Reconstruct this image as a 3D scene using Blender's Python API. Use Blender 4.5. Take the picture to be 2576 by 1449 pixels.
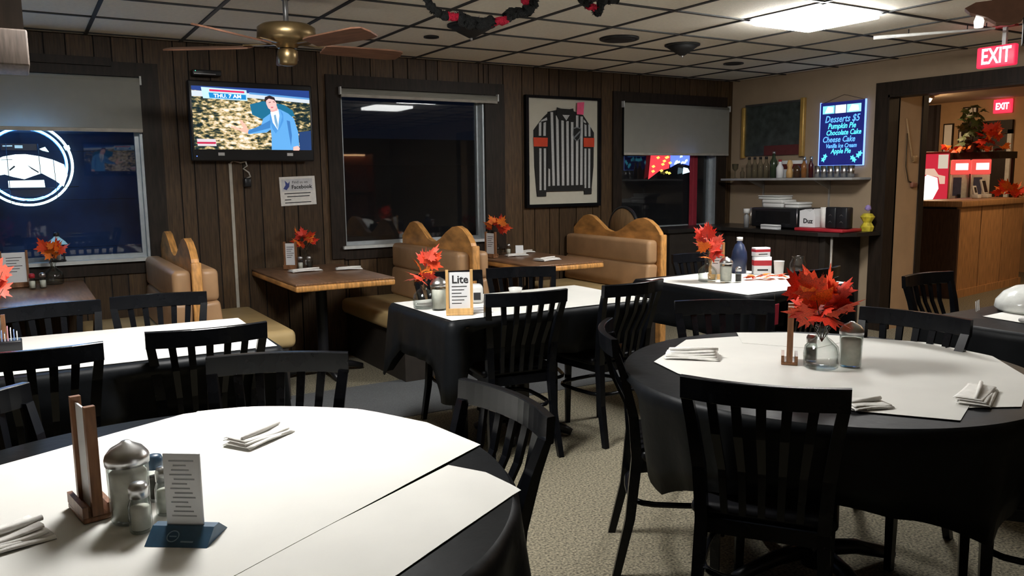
import bpy, bmesh, math, random
from mathutils import Vector, Matrix
random.seed(7)
S = bpy.context.scene
for o in list(bpy.data.objects): bpy.data.objects.remove(o, do_unlink=True)
COL = S.collection
PI = math.pi
# ------------------------------------------------------------------ camera
F_PX, YAW, PITCH, ROLL, CZ = 2026.2, .5454, .1347, -.0114, 1.43
_f = Vector((math.sin(YAW)*math.cos(PITCH), math.cos(YAW)*math.cos(PITCH), -math.sin(PITCH)))
_r = Vector((math.cos(YAW), -math.sin(YAW), 0)); _u = _r.cross(_f)
_r2 = math.cos(ROLL)*_r + math.sin(ROLL)*_u; _u2 = -math.sin(ROLL)*_r + math.cos(ROLL)*_u
cam = bpy.data.objects.new('camera', bpy.data.cameras.new('camera')); COL.objects.link(cam)
cam.matrix_world = Matrix(((_r2.x, _u2.x, -_f.x, 0), (_r2.y, _u2.y, -_f.y, 0), (_r2.z, _u2.z, -_f.z, CZ), (0, 0, 0, 1)))
cam.data.sensor_width = 36; cam.data.lens = F_PX*36/2576; cam.data.clip_start = .02
S.camera = cam
# ------------------------------------------------------------------ world, exposure
W = bpy.data.worlds.new('night'); S.world = W; W.use_nodes = True
W.node_tree.nodes['Background'].inputs[0].default_value = (.0016, .003, .0075, 1)
W.node_tree.nodes['Background'].inputs[1].default_value = 1
S.view_settings.view_transform = 'Standard'; S.view_settings.look = 'None'
S.view_settings.gamma = 1; S.view_settings.use_curve_mapping = False
S.view_settings.exposure = 0
L_VISIBLE, L_LEFT, L_RIGHT, L_FAR = 72, 95, 14, 75     # radiance of the ceiling panels
COOL = (1.0, .99, .965)

# ------------------------------------------------------------------ materials
def lin(r, g, b):
    f = lambda c: (c/255/12.92) if c/255 <= .04045 else ((c/255+.055)/1.055)**2.4
    return (f(r), f(g), f(b))
_mats = {}
def M(name, col, rough=.5, metal=0, var=.12, scale=18, bump=0, bscale=60, emit=0, ecol=None, trans=0, spec=.5, stretch=(1, 1, 1), rnd=0, ior=1.45):
    if name in _mats: return _mats[name]
    m = bpy.data.materials.new(name); m.use_nodes = True
    nt = m.node_tree; p = nt.nodes['Principled BSDF']
    p.inputs['Roughness'].default_value = rough; p.inputs['Metallic'].default_value = metal
    p.inputs['Specular IOR Level'].default_value = spec; p.inputs['IOR'].default_value = ior
    p.inputs['Transmission Weight'].default_value = trans
    p.inputs['Base Color'].default_value = (*col, 1)
    tc = nt.nodes.new('ShaderNodeTexCoord'); mp = nt.nodes.new('ShaderNodeMapping')
    mp.inputs['Scale'].default_value = stretch
    nt.links.new(tc.outputs['Object'], mp.inputs['Vector'])
    if var > 0 or rnd > 0:
        n = nt.nodes.new('ShaderNodeTexNoise'); n.inputs['Scale'].default_value = scale; n.inputs['Detail'].default_value = 4
        nt.links.new(mp.outputs['Vector'], n.inputs['Vector'])
        r = nt.nodes.new('ShaderNodeMapRange'); r.inputs[1].default_value = .3; r.inputs[2].default_value = .7
        r.inputs[3].default_value = 1-var; r.inputs[4].default_value = 1+var
        nt.links.new(n.outputs['Fac'], r.inputs[0])
        last = r.outputs[0]
        if rnd:
            oi = nt.nodes.new('ShaderNodeObjectInfo'); r2 = nt.nodes.new('ShaderNodeMapRange')
            r2.inputs[3].default_value = 1-rnd; r2.inputs[4].default_value = 1+rnd
            nt.links.new(oi.outputs['Random'], r2.inputs[0])
            mu = nt.nodes.new('ShaderNodeMath'); mu.operation = 'MULTIPLY'
            nt.links.new(last, mu.inputs[0]); nt.links.new(r2.outputs[0], mu.inputs[1]); last = mu.outputs[0]
        v = nt.nodes.new('ShaderNodeVectorMath'); v.operation = 'SCALE'; v.inputs[0].default_value = col
        nt.links.new(last, v.inputs['Scale']); nt.links.new(v.outputs[0], p.inputs['Base Color'])
    if bump:
        n2 = nt.nodes.new('ShaderNodeTexNoise'); n2.inputs['Scale'].default_value = bscale; n2.inputs['Detail'].default_value = 3
        nt.links.new(mp.outputs['Vector'], n2.inputs['Vector'])
        b = nt.nodes.new('ShaderNodeBump'); b.inputs['Strength'].default_value = bump; b.inputs['Distance'].default_value = .01
        nt.links.new(n2.outputs['Fac'], b.inputs['Height']); nt.links.new(b.outputs[0], p.inputs['Normal'])
    if emit:
        p.inputs['Emission Color'].default_value = (*(ecol or col), 1); p.inputs['Emission Strength'].default_value = emit
    _mats[name] = m
    return m
def E_(name, col, s): return M(name, tuple(c*.3 for c in col), .5, var=0, emit=s, ecol=col)
wall_plank = M('dark panelling wood', (.062, .036, .0165), .5, var=.45, spec=.35, scale=9, stretch=(9, 9, .7), bump=.25, bscale=9, rnd=.28)
trim_dark = M('dark stained trim wood', (.02, .0135, .0095), .5, var=.35, scale=8, stretch=(6, 6, .8), spec=.25)
groove = M('groove black', (.012, .009, .007), .8, var=0)
oak = M('golden oak', (.56, .27, .08), .38, var=.4, scale=6, stretch=(12, 1, 2.5), bump=.1, bscale=10)
oak_pale = M('pale pine', (.6, .36, .14), .5, var=.25, scale=8, stretch=(6, 6, 1))
tabletop_wood = M('brown laminate wood', (.2, .105, .055), .3, var=.35, scale=7, stretch=(10, 1, 1))
holder_wood = M('stained holder wood', (.22, .1, .045), .45, var=.35, scale=30, stretch=(3, 3, .5))
tile_m = M('ceiling tile', (.86, .81, .69), .9, var=.05, scale=40, bump=.25, bscale=160, rnd=.05)
grid_m = M('ceiling grid bar', (.03, .03, .03), .6, var=.1)
carpet = M('beige carpet', (.185, .163, .112), .95, var=.75, scale=100, bump=.6, bscale=170)
carpet_grey = M('grey carpet band', (.095, .1, .105), .95, var=.2, scale=140, bump=.5, bscale=300)
plaster = M('tan plaster', (.34, .255, .17), .85, var=.06, scale=5, bump=.1, bscale=90)
plaster_warm = M('warm tan plaster', (.42, .27, .15), .8, var=.08, scale=5)
black_wood = M('black lacquered wood', (.0045, .005, .0065), .22, var=.2, spec=.24)
black_vinyl = M('black vinyl seat', (.005, .005, .006), .35, var=.1, spec=.2)
black_cloth = M('black tablecloth', (.006, .0068, .0078), .45, var=.15, bump=.12, bscale=25, spec=.14)
paper = M('white table paper', (.67, .66, .62), .8, var=.03, scale=6, spec=.2)
napkin_m = M('white napkin paper', (.76, .74, .7), .9, var=.06, scale=40, bump=.3, bscale=60)
card_m = M('printed card', (.74, .75, .76), .5, var=.02)
ink = M('black ink', (.02, .02, .022), .6, var=0)
vinyl_tan = M('tan booth vinyl', (.4, .235, .12), .42, var=.12, scale=6, bump=.1, bscale=20)
vinyl_cream = M('cream booth seat vinyl', (.47, .34, .16), .45, var=.1, scale=6)
booth_base = M('booth base board', (.022, .017, .013), .6, var=.2)
white_paint = M('white painted frame', (.55, .57, .56), .45, var=.1)
grey_alu = M('window aluminium', (.4, .44, .46), .4, metal=.5, var=.1)
shade_m = M('roller shade fabric', (.42, .415, .37), .85, var=.06, scale=14, bump=.05)
def translucent(m, f, col):
    nt = m.node_tree; t = nt.nodes.new('ShaderNodeBsdfTranslucent'); t.inputs[0].default_value = (*col, 1); mx = nt.nodes.new('ShaderNodeMixShader'); mx.inputs[0].default_value = f
    nt.links.new(nt.nodes['Principled BSDF'].outputs[0], mx.inputs[1]); nt.links.new(t.outputs[0], mx.inputs[2]); nt.links.new(mx.outputs[0], nt.nodes['Material Output'].inputs[0])
translucent(shade_m, .45, (.6, .62, .58))
black_plastic = M('black plastic', (.012, .012, .014), .35, var=.05)
metal_m = M('brushed steel', (.55, .55, .55), .3, metal=1, var=.08)
brass = M('antique brass', (.28, .2, .1), .35, metal=.9, var=.15)
gold = M('gilt frame', (.65, .42, .12), .35, metal=.6, var=.1)
sugar = M('white sugar', (.75, .72, .64), .9, var=.08, scale=60)
leafs = [M('maple leaf red', (.62, .035, .015), .55, var=.3, scale=22), M('maple leaf orange', (.75, .17, .015), .55, var=.35, scale=22), M('maple leaf scarlet', (.72, .07, .02), .55, var=.3, scale=22)]
leaf_pink = M('coral leaf', (.8, .1, .06), .5, var=.3, scale=22)
stem_m = M('twig', (.06, .04, .02), .7, var=.2)
white_cer = M('white ceramic', (.72, .72, .7), .25, var=.03)
red_m = M('red plastic', (.38, .02, .03), .4, var=.1)
blue_m = M('blue card base', (.02, .07, .13), .4, var=.2, scale=30)
def schlick(nt, f0=.04):
    # Fresnel reflectance of a thin pane, the same from both sides
    lw = nt.nodes.new('ShaderNodeLayerWeight'); lw.inputs['Blend'].default_value = .5
    pw = nt.nodes.new('ShaderNodeMath'); pw.operation = 'POWER'; pw.inputs[1].default_value = 5; nt.links.new(lw.outputs['Facing'], pw.inputs[0])
    ma = nt.nodes.new('ShaderNodeMath'); ma.operation = 'MULTIPLY_ADD'; ma.inputs[1].default_value = 1-f0; ma.inputs[2].default_value = f0; nt.links.new(pw.outputs[0], ma.inputs[0])
    return ma
def pane_mat():
    m = bpy.data.materials.new('window pane glass'); m.use_nodes = True; nt = m.node_tree; nt.nodes.clear()
    out = nt.nodes.new('ShaderNodeOutputMaterial'); tr = nt.nodes.new('ShaderNodeBsdfTransparent'); gl = nt.nodes.new('ShaderNodeBsdfGlossy'); df = nt.nodes.new('ShaderNodeBsdfDiffuse')
    gl.inputs['Roughness'].default_value = .02; df.inputs['Color'].default_value = (.6, .62, .65, 1)
    tr.inputs['Color'].default_value = (.9, .92, .93, 1)
    fr = schlick(nt)
    n = nt.nodes.new('ShaderNodeTexNoise'); n.inputs['Scale'].default_value = 5; n.inputs['Detail'].default_value = 5
    mr = nt.nodes.new('ShaderNodeMapRange'); mr.inputs[3].default_value = .003; mr.inputs[4].default_value = .012
    nt.links.new(n.outputs['Fac'], mr.inputs[0])
    a = nt.nodes.new('ShaderNodeMixShader'); b = nt.nodes.new('ShaderNodeMixShader')
    nt.links.new(mr.outputs[0], a.inputs[0]); nt.links.new(tr.outputs[0], a.inputs[1]); nt.links.new(df.outputs[0], a.inputs[2])
    nt.links.new(fr.outputs[0], b.inputs[0]); nt.links.new(a.outputs[0], b.inputs[1]); nt.links.new(gl.outputs[0], b.inputs[2])
    nt.links.new(b.outputs[0], out.inputs[0])
    return m
pane = pane_mat()
def vessel_mat(name, tint, edge):
    # thin-walled vessel glass: clear face-on, darker and glossier towards the edge
    m = bpy.data.materials.new(name); m.use_nodes = True; nt = m.node_tree; nt.nodes.clear()
    out = nt.nodes.new('ShaderNodeOutputMaterial'); tr = nt.nodes.new('ShaderNodeBsdfTransparent'); gl = nt.nodes.new('ShaderNodeBsdfGlossy')
    gl.inputs['Roughness'].default_value = .04; tc = nt.nodes.new('ShaderNodeTexCoord'); n = nt.nodes.new('ShaderNodeTexNoise'); n.inputs['Scale'].default_value = 40
    bp = nt.nodes.new('ShaderNodeBump'); bp.inputs['Strength'].default_value = .25; nt.links.new(tc.outputs['Object'], n.inputs['Vector']); nt.links.new(n.outputs['Fac'], bp.inputs['Height'])
    nt.links.new(bp.outputs[0], gl.inputs['Normal'])
    lw = nt.nodes.new('ShaderNodeLayerWeight'); lw.inputs['Blend'].default_value = .35
    mc = nt.nodes.new('ShaderNodeMix'); mc.data_type = 'RGBA'; mc.inputs[6].default_value = (*tint, 1); mc.inputs[7].default_value = (*edge, 1)
    nt.links.new(lw.outputs['Facing'], mc.inputs[0]); nt.links.new(mc.outputs[2], tr.inputs['Color'])
    fr = schlick(nt, .03)
    b = nt.nodes.new('ShaderNodeMixShader'); nt.links.new(fr.outputs[0], b.inputs[0]); nt.links.new(tr.outputs[0], b.inputs[1]); nt.links.new(gl.outputs[0], b.inputs[2])
    nt.links.new(b.outputs[0], out.inputs[0]); return m
glass = vessel_mat('clear vessel glass', (.97, .98, .975), (.62, .66, .64))

# ------------------------------------------------------------------ mesh builder
class B:
    def __init__(s): s.v = []; s.f = []; s.sm = []
    def add(s, vs, fs, smooth=False, m=None):
        o = len(s.v)
        s.v += [tuple(m @ Vector(p)) if m else tuple(p) for p in vs]
        s.f += [tuple(i+o for i in f) for f in fs]; s.sm += [smooth]*len(fs)
        return s
    def box(s, x0, x1, y0, y1, z0, z1, m=None):
        return s.add([(x0,y0,z0),(x1,y0,z0),(x1,y1,z0),(x0,y1,z0),(x0,y0,z1),(x1,y0,z1),(x1,y1,z1),(x0,y1,z1)],
                     [(3,2,1,0),(4,5,6,7),(0,1,5,4),(1,2,6,5),(2,3,7,6),(3,0,4,7)], False, m)
    def prism(s, poly, axis, a, b, m=None, smooth=False):
        # poly: 2-D outline; axis 'x','y','z' is the extrusion direction
        def P(p, t): return {'x': (t, p[0], p[1]), 'y': (p[0], t, p[1]), 'z': (p[0], p[1], t)}[axis]
        n = len(poly); vs = [P(p, a) for p in poly] + [P(p, b) for p in poly]
        s.add(vs, [tuple(range(n))[::-1], tuple(range(n, 2*n))], False, m)
        o = len(s.v)-2*n
        for i in range(n):
            j = (i+1) % n; s.f.append((o+i, o+j, o+n+j, o+n+i)); s.sm.append(smooth)
        return s
    def lathe(s, prof, n=20, m=None, smooth=True, cx=0, cy=0):
        vs = []; fs = []
        for r, z in prof:
            for k in range(n):
                a = 2*PI*k/n; vs.append((cx+r*math.cos(a), cy+r*math.sin(a), z))
        for i in range(len(prof)-1):
            for k in range(n):
                k2 = (k+1) % n; fs.append((i*n+k, i*n+k2, (i+1)*n+k2, (i+1)*n+k))
        s.add(vs, fs, smooth, m)
        o = len(s.v)-len(vs)
        if prof[0][0] > 1e-6: s.f.append(tuple(o+k for k in range(n))[::-1]); s.sm.append(False)
        if prof[-1][0] > 1e-6: s.f.append(tuple(o+(len(prof)-1)*n+k for k in range(n))); s.sm.append(False)
        return s
    def tube(s, path, r, n=8, m=None, closed=False, smooth=True):
        P = [Vector(p) for p in path]; R = r if isinstance(r, (list, tuple)) else [r]*len(P); vs = []; fs = []; N = len(P)
        up = None
        for i, p in enumerate(P):
            if closed: t = (P[(i+1) % N]-P[i-1]).normalized()
            else: t = (P[min(i+1, N-1)]-P[max(i-1, 0)]).normalized()
            if up is None: up = Vector((0, 0, 1)) if abs(t.z) < .9 else Vector((1, 0, 0))
            a = t.cross(up).normalized(); b = a.cross(t).normalized(); up = b
            for k in range(n):
                g = 2*PI*k/n; vs.append(p+(a*math.cos(g)+b*math.sin(g))*R[i])
        for i in range(N if closed else N-1):
            i2 = (i+1) % N
            for k in range(n):
                k2 = (k+1) % n; fs.append((i*n+k, i*n+k2, i2*n+k2, i2*n+k))
        if not closed: fs += [tuple(range(n))[::-1], tuple(range((N-1)*n, N*n))]
        return s.add([tuple(v) for v in vs], fs, smooth, m)
    def sweep(s, path, w, d, ax='x', m=None):
        # rectangular section of width w along ax and depth d along the other horizontal axis, path roughly vertical
        vs = []; fs = []; N = len(path)
        for i, (x, y, z) in enumerate(path):
            ww = w[i] if isinstance(w, (list, tuple)) else w; dd = d[i] if isinstance(d, (list, tuple)) else d
            for sx, sy in ((-1,-1),(1,-1),(1,1),(-1,1)): vs.append((x+sx*ww/2, y+sy*dd/2, z))
        for i in range(N-1):
            for k in range(4):
                k2 = (k+1) % 4; fs.append((i*4+k, i*4+k2, (i+1)*4+k2, (i+1)*4+k))
        fs += [(3,2,1,0), tuple(range((N-1)*4, N*4))]
        return s.add(vs, fs, False, m)
    def rbox(s, x0, x1, y0, y1, z0, z1, r, seg=3, m=None):
        # box with rounded edges
        bm = bmesh.new(); bmesh.ops.create_cube(bm, size=1)
        for v in bm.verts: v.co = Vector(((x0+x1)/2+v.co.x*(x1-x0), (y0+y1)/2+v.co.y*(y1-y0), (z0+z1)/2+v.co.z*(z1-z0)))
        bmesh.ops.bevel(bm, geom=bm.edges[:], offset=r, segments=seg, profile=.5, affect='EDGES')
        bm.verts.index_update()
        s.add([tuple(v.co) for v in bm.verts], [tuple(v.index for v in f.verts) for f in bm.faces], True, m); bm.free()
        return s
    def build(s, name, mat, parent=None, loc=None, rot=None):
        me = bpy.data.meshes.new(name); me.from_pydata(s.v, [], s.f); me.update()
        me.polygons.foreach_set('use_smooth', s.sm)
        if mat: me.materials.append(mat)
        o = bpy.data.objects.new(name, me); COL.objects.link(o)
        if parent: o.parent = parent
        if loc: o.location = loc
        if rot: o.rotation_euler = rot
        return o
def root(name, label=None, cat=None, loc=(0,0,0), rz=0, group=None, kind=None, rot=None):
    o = bpy.data.objects.new(name, None); COL.objects.link(o); o.location = loc
    o.rotation_euler = rot or (0, 0, rz); o.empty_display_size = .05
    return tag(o, label, cat, group, kind)
def tag(o, label=None, cat=None, group=None, kind=None):
    if label: o['label'] = label
    if cat: o['category'] = cat
    if group: o['group'] = group
    if kind: o['kind'] = kind
    return o
def copy_tree(o, parent=None):
    c = o.copy(); COL.objects.link(c)
    if parent: c.parent = parent
    for ch in list(o.children): copy_tree(ch, c)
    return c
def text(name, body, size, mat, parent, loc, rot, ext=.0006, shear=0, align='CENTER', sx=1, bold=0):
    cu = bpy.data.curves.new(name, 'FONT'); cu.body = body; cu.size = size; cu.extrude = ext; cu.shear = shear; cu.offset = bold
    cu.align_x = align; cu.align_y = 'CENTER'; cu.resolution_u = 2
    t = bpy.data.objects.new(name+'_tmp', cu); COL.objects.link(t)
    bpy.context.view_layer.update()
    me = bpy.data.meshes.new_from_object(t.evaluated_get(bpy.context.evaluated_depsgraph_get()))
    bpy.data.objects.remove(t, do_unlink=True); bpy.data.curves.remove(cu)
    me.materials.clear(); me.materials.append(mat)
    o = bpy.data.objects.new(name, me); COL.objects.link(o); o.parent = parent; o.location = loc; o.rotation_euler = rot; o.scale = (sx, 1, 1)
    return o
RA, RB = (PI/2, 0, 0), (PI/2, 0, -PI/2)   # text facing -y (back wall) and -x (right wall)
H, YW, XW = 2.44, 6.38, 6.70              # ceiling height, back wall, right wall
X0, Y0, X1 = -3.0, -3.0, 12.4

# ------------------------------------------------------------------ floor
fl = tag(B().box(X0, X1, Y0, 8.6, -.1, 0).build('floor', carpet), kind='structure')
B().box(X0, 5.6, 4.40, 5.27, 0, .004).build('carpet_band', carpet_grey, fl)

# ------------------------------------------------------------------ ceiling: each tile a part
TS, TX, TY = .61, 1.697, 6.2907           # tile size and lattice origin
ce = root('ceiling', kind='structure')
B().box(X0, XW+.1, Y0, YW+.1, H+.06, H+.12).build('deck', groove, ce)
lights_at = {(4, 4): ('VIS', L_VISIBLE), (-2, 5): ('LEFT', L_LEFT), (4, 6): ('RIGHT', L_RIGHT)}
speak = {}
tile_mesh = None
g = B()
for i in range(-8, 9):
    x = TX+i*TS
    if x < XW: g.box(x-.011, x+.011, Y0, YW, H-.004, H+.006)
for j in range(0, 16):
    y = TY-j*TS
    if y > Y0: g.box(X0, XW, y-.011, y+.011, H-.0042, H+.0055)
g.build('grid_bars', grid_m, ce)
for i in range(-8, 9):
    for j in range(-1, 16):
        if (i, j) in lights_at: continue
        xa, xb = max(TX+i*TS+.011, X0), min(TX+(i+1)*TS-.011, XW); ya, yb = max(TY-(j+1)*TS+.011, Y0), min(TY-j*TS-.011, YW)
        if xb-xa < .02 or yb-ya < .02: continue
        full = xb-xa > .58 and yb-ya > .58
        if full and tile_mesh:
            t = bpy.data.objects.new('ceiling_tile', tile_mesh); COL.objects.link(t); t.parent = ce
        else:
            t = B().box(-(xb-xa)/2, (xb-xa)/2, -(yb-ya)/2, (yb-ya)/2, 0, .015).build('ceiling_tile', tile_m, ce)
            if full: tile_mesh = t.data
        t.location = ((xa+xb)/2, (ya+yb)/2, H+.004)
LAB = {'VIS': 'bright square ceiling light panel in view near the right wall', 'LEFT': 'square ceiling light panel above the left tables',
       'RIGHT': 'square ceiling light panel above the right round table'}
for (i, j), (k, st) in lights_at.items():
    r = root('ceiling_light', LAB[k], 'light', (TX+(i+.5)*TS, TY-(j+.5)*TS, H), group='square ceiling light panels')
    b = B()
    for a in range(4):
        m = Matrix.Rotation(a*PI/2, 4, 'Z'); b.box(-.299, .299, .272, .299, -.006, .05, m)
    b.build('frame', white_paint, r)
    B().rbox(-.273, .273, -.273, .273, -.04, .012, .01, 2).build('diffuser', E_('diffuser '+k, COOL, st), r)

# ------------------------------------------------------------------ back wall of panelling with three windows
wb = root('wall_back', kind='structure')
WIN = [(-.58, .79), (2.26, 3.60), (5.155, 6.47)]; ZS, ZT = .885, 2.17
b = B(); xs = X0
for a, c in WIN + [(XW+.1, XW+.2)]:
    b.box(xs, a, YW+.012, YW+.16, 0, H+.05); xs = c
for a, c in WIN: b.box(a, c, YW+.012, YW+.16, 0, ZS).box(a, c, YW+.012, YW+.16, ZT, H+.05)
b.build('wall_core', groove, wb)
rp = random.Random(3); x = -2.95; widths = [.2, .1, .15, .2, .13, .17, .11, .2]; k = 0
def plank(xa, xb, za, zb): B().box(-(xb-xa)/2+.0045, (xb-xa)/2-.0045, 0, .013, 0, zb-za).build('plank', wall_plank, wb, ((xa+xb)/2, YW, za))
while x < XW-.02:
    w = widths[k % 8]; k += 1; xb = min(x+w, XW); segs = [(x, xb)]
    cuts = sorted(c for ab in WIN for c in ab if x < c < xb)
    pts = [x]+cuts+[xb]
    for pa, pb in zip(pts, pts[1:]):
        if pb-pa < .015: continue
        mid = (pa+pb)/2
        if any(a < mid < c for a, c in WIN): plank(pa, pb, 0, ZS); plank(pa, pb, ZT, H)
        else: plank(pa, pb, 0, H)
    x = xb
for n, (a, c) in enumerate(WIN):
    w = root('window_%d' % (n+1), kind='structure')
    # casing boards round the opening
    ra = min(c+(.2 if n == 1 else .13), XW-.005)
    B().box(a-.11, a-.002, YW-.022, YW, ZS-.09, ZT+.1).build('casing', trim_dark, w)
    B().box(c+.002, ra, YW-.022, YW, ZS-.09, ZT+.1).build('casing', trim_dark, w)
    B().box(a-.002, c+.002, YW-.022, YW, ZT+.002, ZT+.1).build('casing', trim_dark, w)
    B().box(a-.002, c+.002, YW-.02, YW, ZS-.1, ZS-.012).build('apron', trim_dark, w)
    B().box(a-.02, c+.02, YW-.055, YW+.1, ZS-.012, ZS+.012).build('window_sill', white_paint, w)
    # jambs and inner frame
    B().box(a, a+.018, YW, YW+.12, ZS+.012, ZT).build('jamb', trim_dark, w)
    B().box(c-.018, c, YW+.0, YW+.12, ZS+.012, ZT).build('jamb', grey_alu, w)
    fb = B(); f = .028
    fb.box(a+.018, a+.018+f, YW+.06, YW+.1, ZS+.012, ZT).box(c-.018-f, c-.018, YW+.06, YW+.1, ZS+.012, ZT)
    fb.box(a+.018+f, c-.018-f, YW+.06, YW+.1, ZS+.012, ZS+.012+f).box(a+.018+f, c-.018-f, YW+.06, YW+.1, ZT-f, ZT)
    fb.build('sash_frame', grey_alu, w)
    B().box(a+.018+f, c-.018-f, YW+.08, YW+.084, ZS+.012+f, ZT-f).build('pane', pane, w)
# the head board above the left window
tag(B().box(-.9, .62, YW-.05, YW-.001, 2.235, 2.29).build('trim_1', trim_dark), kind='structure')
def shade(label, xa, xb, zb, zt=2.165):
    r = root('roller_shade', label, 'shade', ((xa+xb)/2, YW-.03, zb), group='roller shades over the windows')
    h = (xb-xa)/2
    B().tube([(-h, -.005, zt-zb-.02), (h, -.005, zt-zb-.02)], .02, 10).build('roller', shade_m, r)
    B().box(-h, h, -.022, -.0195, .02, zt-zb-.02).build('fabric', shade_m, r)
    B().rbox(-h, h, -.027, -.014, 0, .026, .004, 2).build('hem_bar', M('shade hem bar', (.36, .34, .3), .6), r)
    B().box(h, h+.012, -.03, .006, zt-zb-.05, zt-zb+.01).build('bracket', white_paint, r)
    B().box(-h-.012, -h, -.03, .006, zt-zb-.05, zt-zb+.01).build('bracket', white_paint, r)
shade('half-lowered cream roller shade behind the round neon sign', -.58, .79, 1.785)
shade('rolled-up cream roller shade atop the window beside the television', 2.265, 3.71, 2.095)
shade('half-lowered grey roller shade beside the right corner', 5.155, 6.6, 1.65)

# ------------------------------------------------------------------ right wall with the wide opening
OY0, OY1, OZ = .2, 4.52, 2.13
wr = root('wall_right', kind='structure')
B().box(XW, XW+.12, OY1, YW+.16, 0, H+.05).box(XW, XW+.12, Y0, OY0, 0, H+.05).box(XW, XW+.12, OY0, OY1, OZ, H+.05).build('plaster', plaster, wr)
def tr(n, bb, m=trim_dark): return tag(bb.build('trim_%d' % n, m), kind='structure')
tr(2, B().box(XW-.022, XW, OY1, OY1+.12, 0, OZ+.115))
tr(3, B().box(XW-.022, XW, OY0-.12, OY1, OZ, OZ+.115))
tr(4, B().box(XW-.022, XW, OY0-.12, OY0, 0, OZ))
tr(5, B().box(XW-.022, XW+.14, OY1-.02, OY1-.001, 0, OZ-.001))
tr(6, B().box(XW-.022, XW+.14, OY0, OY1, OZ-.02, OZ-.001))
# other walls
tag(B().box(X0-.12, X0, Y0, YW+.16, 0, H+.05).build('wall_left', plaster), kind='structure')
tag(B().box(X0-.12, X1, Y0-.12, Y0, 0, H+.05).build('wall_front', plaster), kind='structure')
# far room
tag(B().box(XW+.121, XW+.22, YW+.16, 8.7, -.3, 2.6).build('wall_side', M('dark outside siding', (.02, .02, .022), .8)), kind='structure')
tag(B().box(XW+.12, 7.17, OY1-.02, OY1+.12, 0, 2.52).build('wall_partition', plaster_warm), kind='structure')
tr(7, B().box(7.17, 7.25, OY1-.035, OY1+.135, 0, 2.52))
tag(B().box(X1, X1+.12, Y0, 8.7, 0, 2.6).build('wall_far', plaster_warm), kind='structure')
tag(B().box(XW+.12, X1, 8.55, 8.7, 0, 2.6).build('wall_far_back', plaster_warm), kind='structure')
tag(B().box(XW+.12, X1+.1, Y0, 8.7, 2.52, 2.6).build('ceiling_far', M('far ceiling', (.5, .42, .32), .9, var=.05)), kind='structure')
tr(8, B().box(8.0, 8.12, OY1+.1, 8.5, 2.32, 2.52), M('pale ceiling beam', (.5, .36, .22), .7))
for nm, loc in (('warm ceiling light over the far counter', (10.0, 4.2, 2.5)), ('added warm fill light just beyond the wide opening', (8.6, 2.4, 2.5)), ('warm ceiling light deep in the far room', (10.9, 6.9, 2.5))):  # the one just beyond the opening is added to brighten the partition
    r = root('ceiling_light', nm, 'light', loc, group='warm ceiling lights of the far room')
    B().lathe([(.2, 0), (.2, -.02), (.17, -.03)], 24).build('rim', brass, r)
    B().lathe([(.17, -.03), (.15, -.07), (.08, -.1), (0, -.11)], 24).build('diffuser', E_('warm diffuser', (1, .68, .38), L_FAR), r)

# ------------------------------------------------------------------ dining chairs
def rail_y(x): return -.255-.04*(1-(x/.215)**2)
def make_chair():
    r = root('dining_chair')
    n = 14
    b = B(); vs = []; fs = []
    for i in range(n+1):
        x = -.222+.444*i/n; y = rail_y(max(-.215, min(.215, x)))
        for dy, z in ((-.0115, .816), (-.009, .814), (.009, .814), (.0115, .816), (.012, .8775), (.0095, .880), (-.0095, .880), (-.012, .8775)): vs.append((x, y+dy-(.005 if z > .83 else 0), z))
    for i in range(n):
        for k in range(8): k2 = (k+1) % 8; fs.append((i*8+k, (i+1)*8+k, (i+1)*8+k2, i*8+k2))
    fs += [tuple(range(8)), tuple(range(n*8, n*8+8))[::-1]]
    b.add(vs, fs, False).build('top_rail', black_wood, r)
    for s in (-1, 1):
        B().sweep([(s*.19, -.25, 0), (s*.176, -.2, .22), (s*.168, -.178, .44), (s*.177, -.192, .6), (s*.194, -.225, .74), (s*.206, -.253, .825)], [.028, .032, .036, .036, .034, .032], [.028, .034, .038, .034, .028, .022]).build('back_post', black_wood, r)
        B().sweep([(s*.178, .185, 0), (s*.182, .19, .42)], [.026, .036], [.026, .036]).build('leg', black_wood, r)
    for k in range(5):
        x = -.2+.4*(k+1)/6; yt = rail_y(x)
        B().sweep([(x*.78, -.18, .46), (x*.83, -.196-.008, .6), (x*.92, (-.23+yt)/2-.005, .72), (x, yt, .822)], [.02, .022, .025, .027], .011).build('slat', black_wood, r)
    B().rbox(-.205, .205, -.165, .225, .435, .475, .018).build('seat_cushion', black_vinyl, r)
    B().box(-.165, .165, -.175, .205, .39, .436).build('seat_rail', black_wood, r)
    path = []
    for a in range(20):
        t = 2*PI*a/20; c, s_ = math.cos(t), math.sin(t)
        path.append((.178*math.copysign(abs(c)**.5, c), .19*math.copysign(abs(s_)**.5, s_)-.01, .27))
    B().tube(path, .011, 8, closed=True).build('hoop_stretcher', black_wood, r)
    return r
proto = make_chair(); first = [True]; CHAIRS = []
def chair(mx, my, face, label):
    """rail centre (mx,my) on the floor plan; face = heading in degrees the sitter looks to (0 = +x)"""
    c = proto if first[0] else copy_tree(proto); first[0] = False
    a = math.radians(face-90); c.rotation_euler = (0, 0, a)
    off = Matrix.Rotation(a, 3, 'Z') @ Vector((0, -.282, 0))
    c.location = (mx-off.x, my-off.y, 0)
    CHAIRS.append((Matrix.Translation(c.location) @ Matrix.Rotation(a, 4, 'Z')).inverted())
    tag(c, label, 'chair', 'black slat-back dining chairs')
chair(-.01, 3.12, 86, 'black slat-back chair at the left edge, near side of the long papered table')
chair(.58, 3.20, 87, 'black slat-back chair at the near right end of the long papered table')
chair(.07, 4.27, -80, 'black slat-back chair in front of the brown booth table, turned askew')
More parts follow.
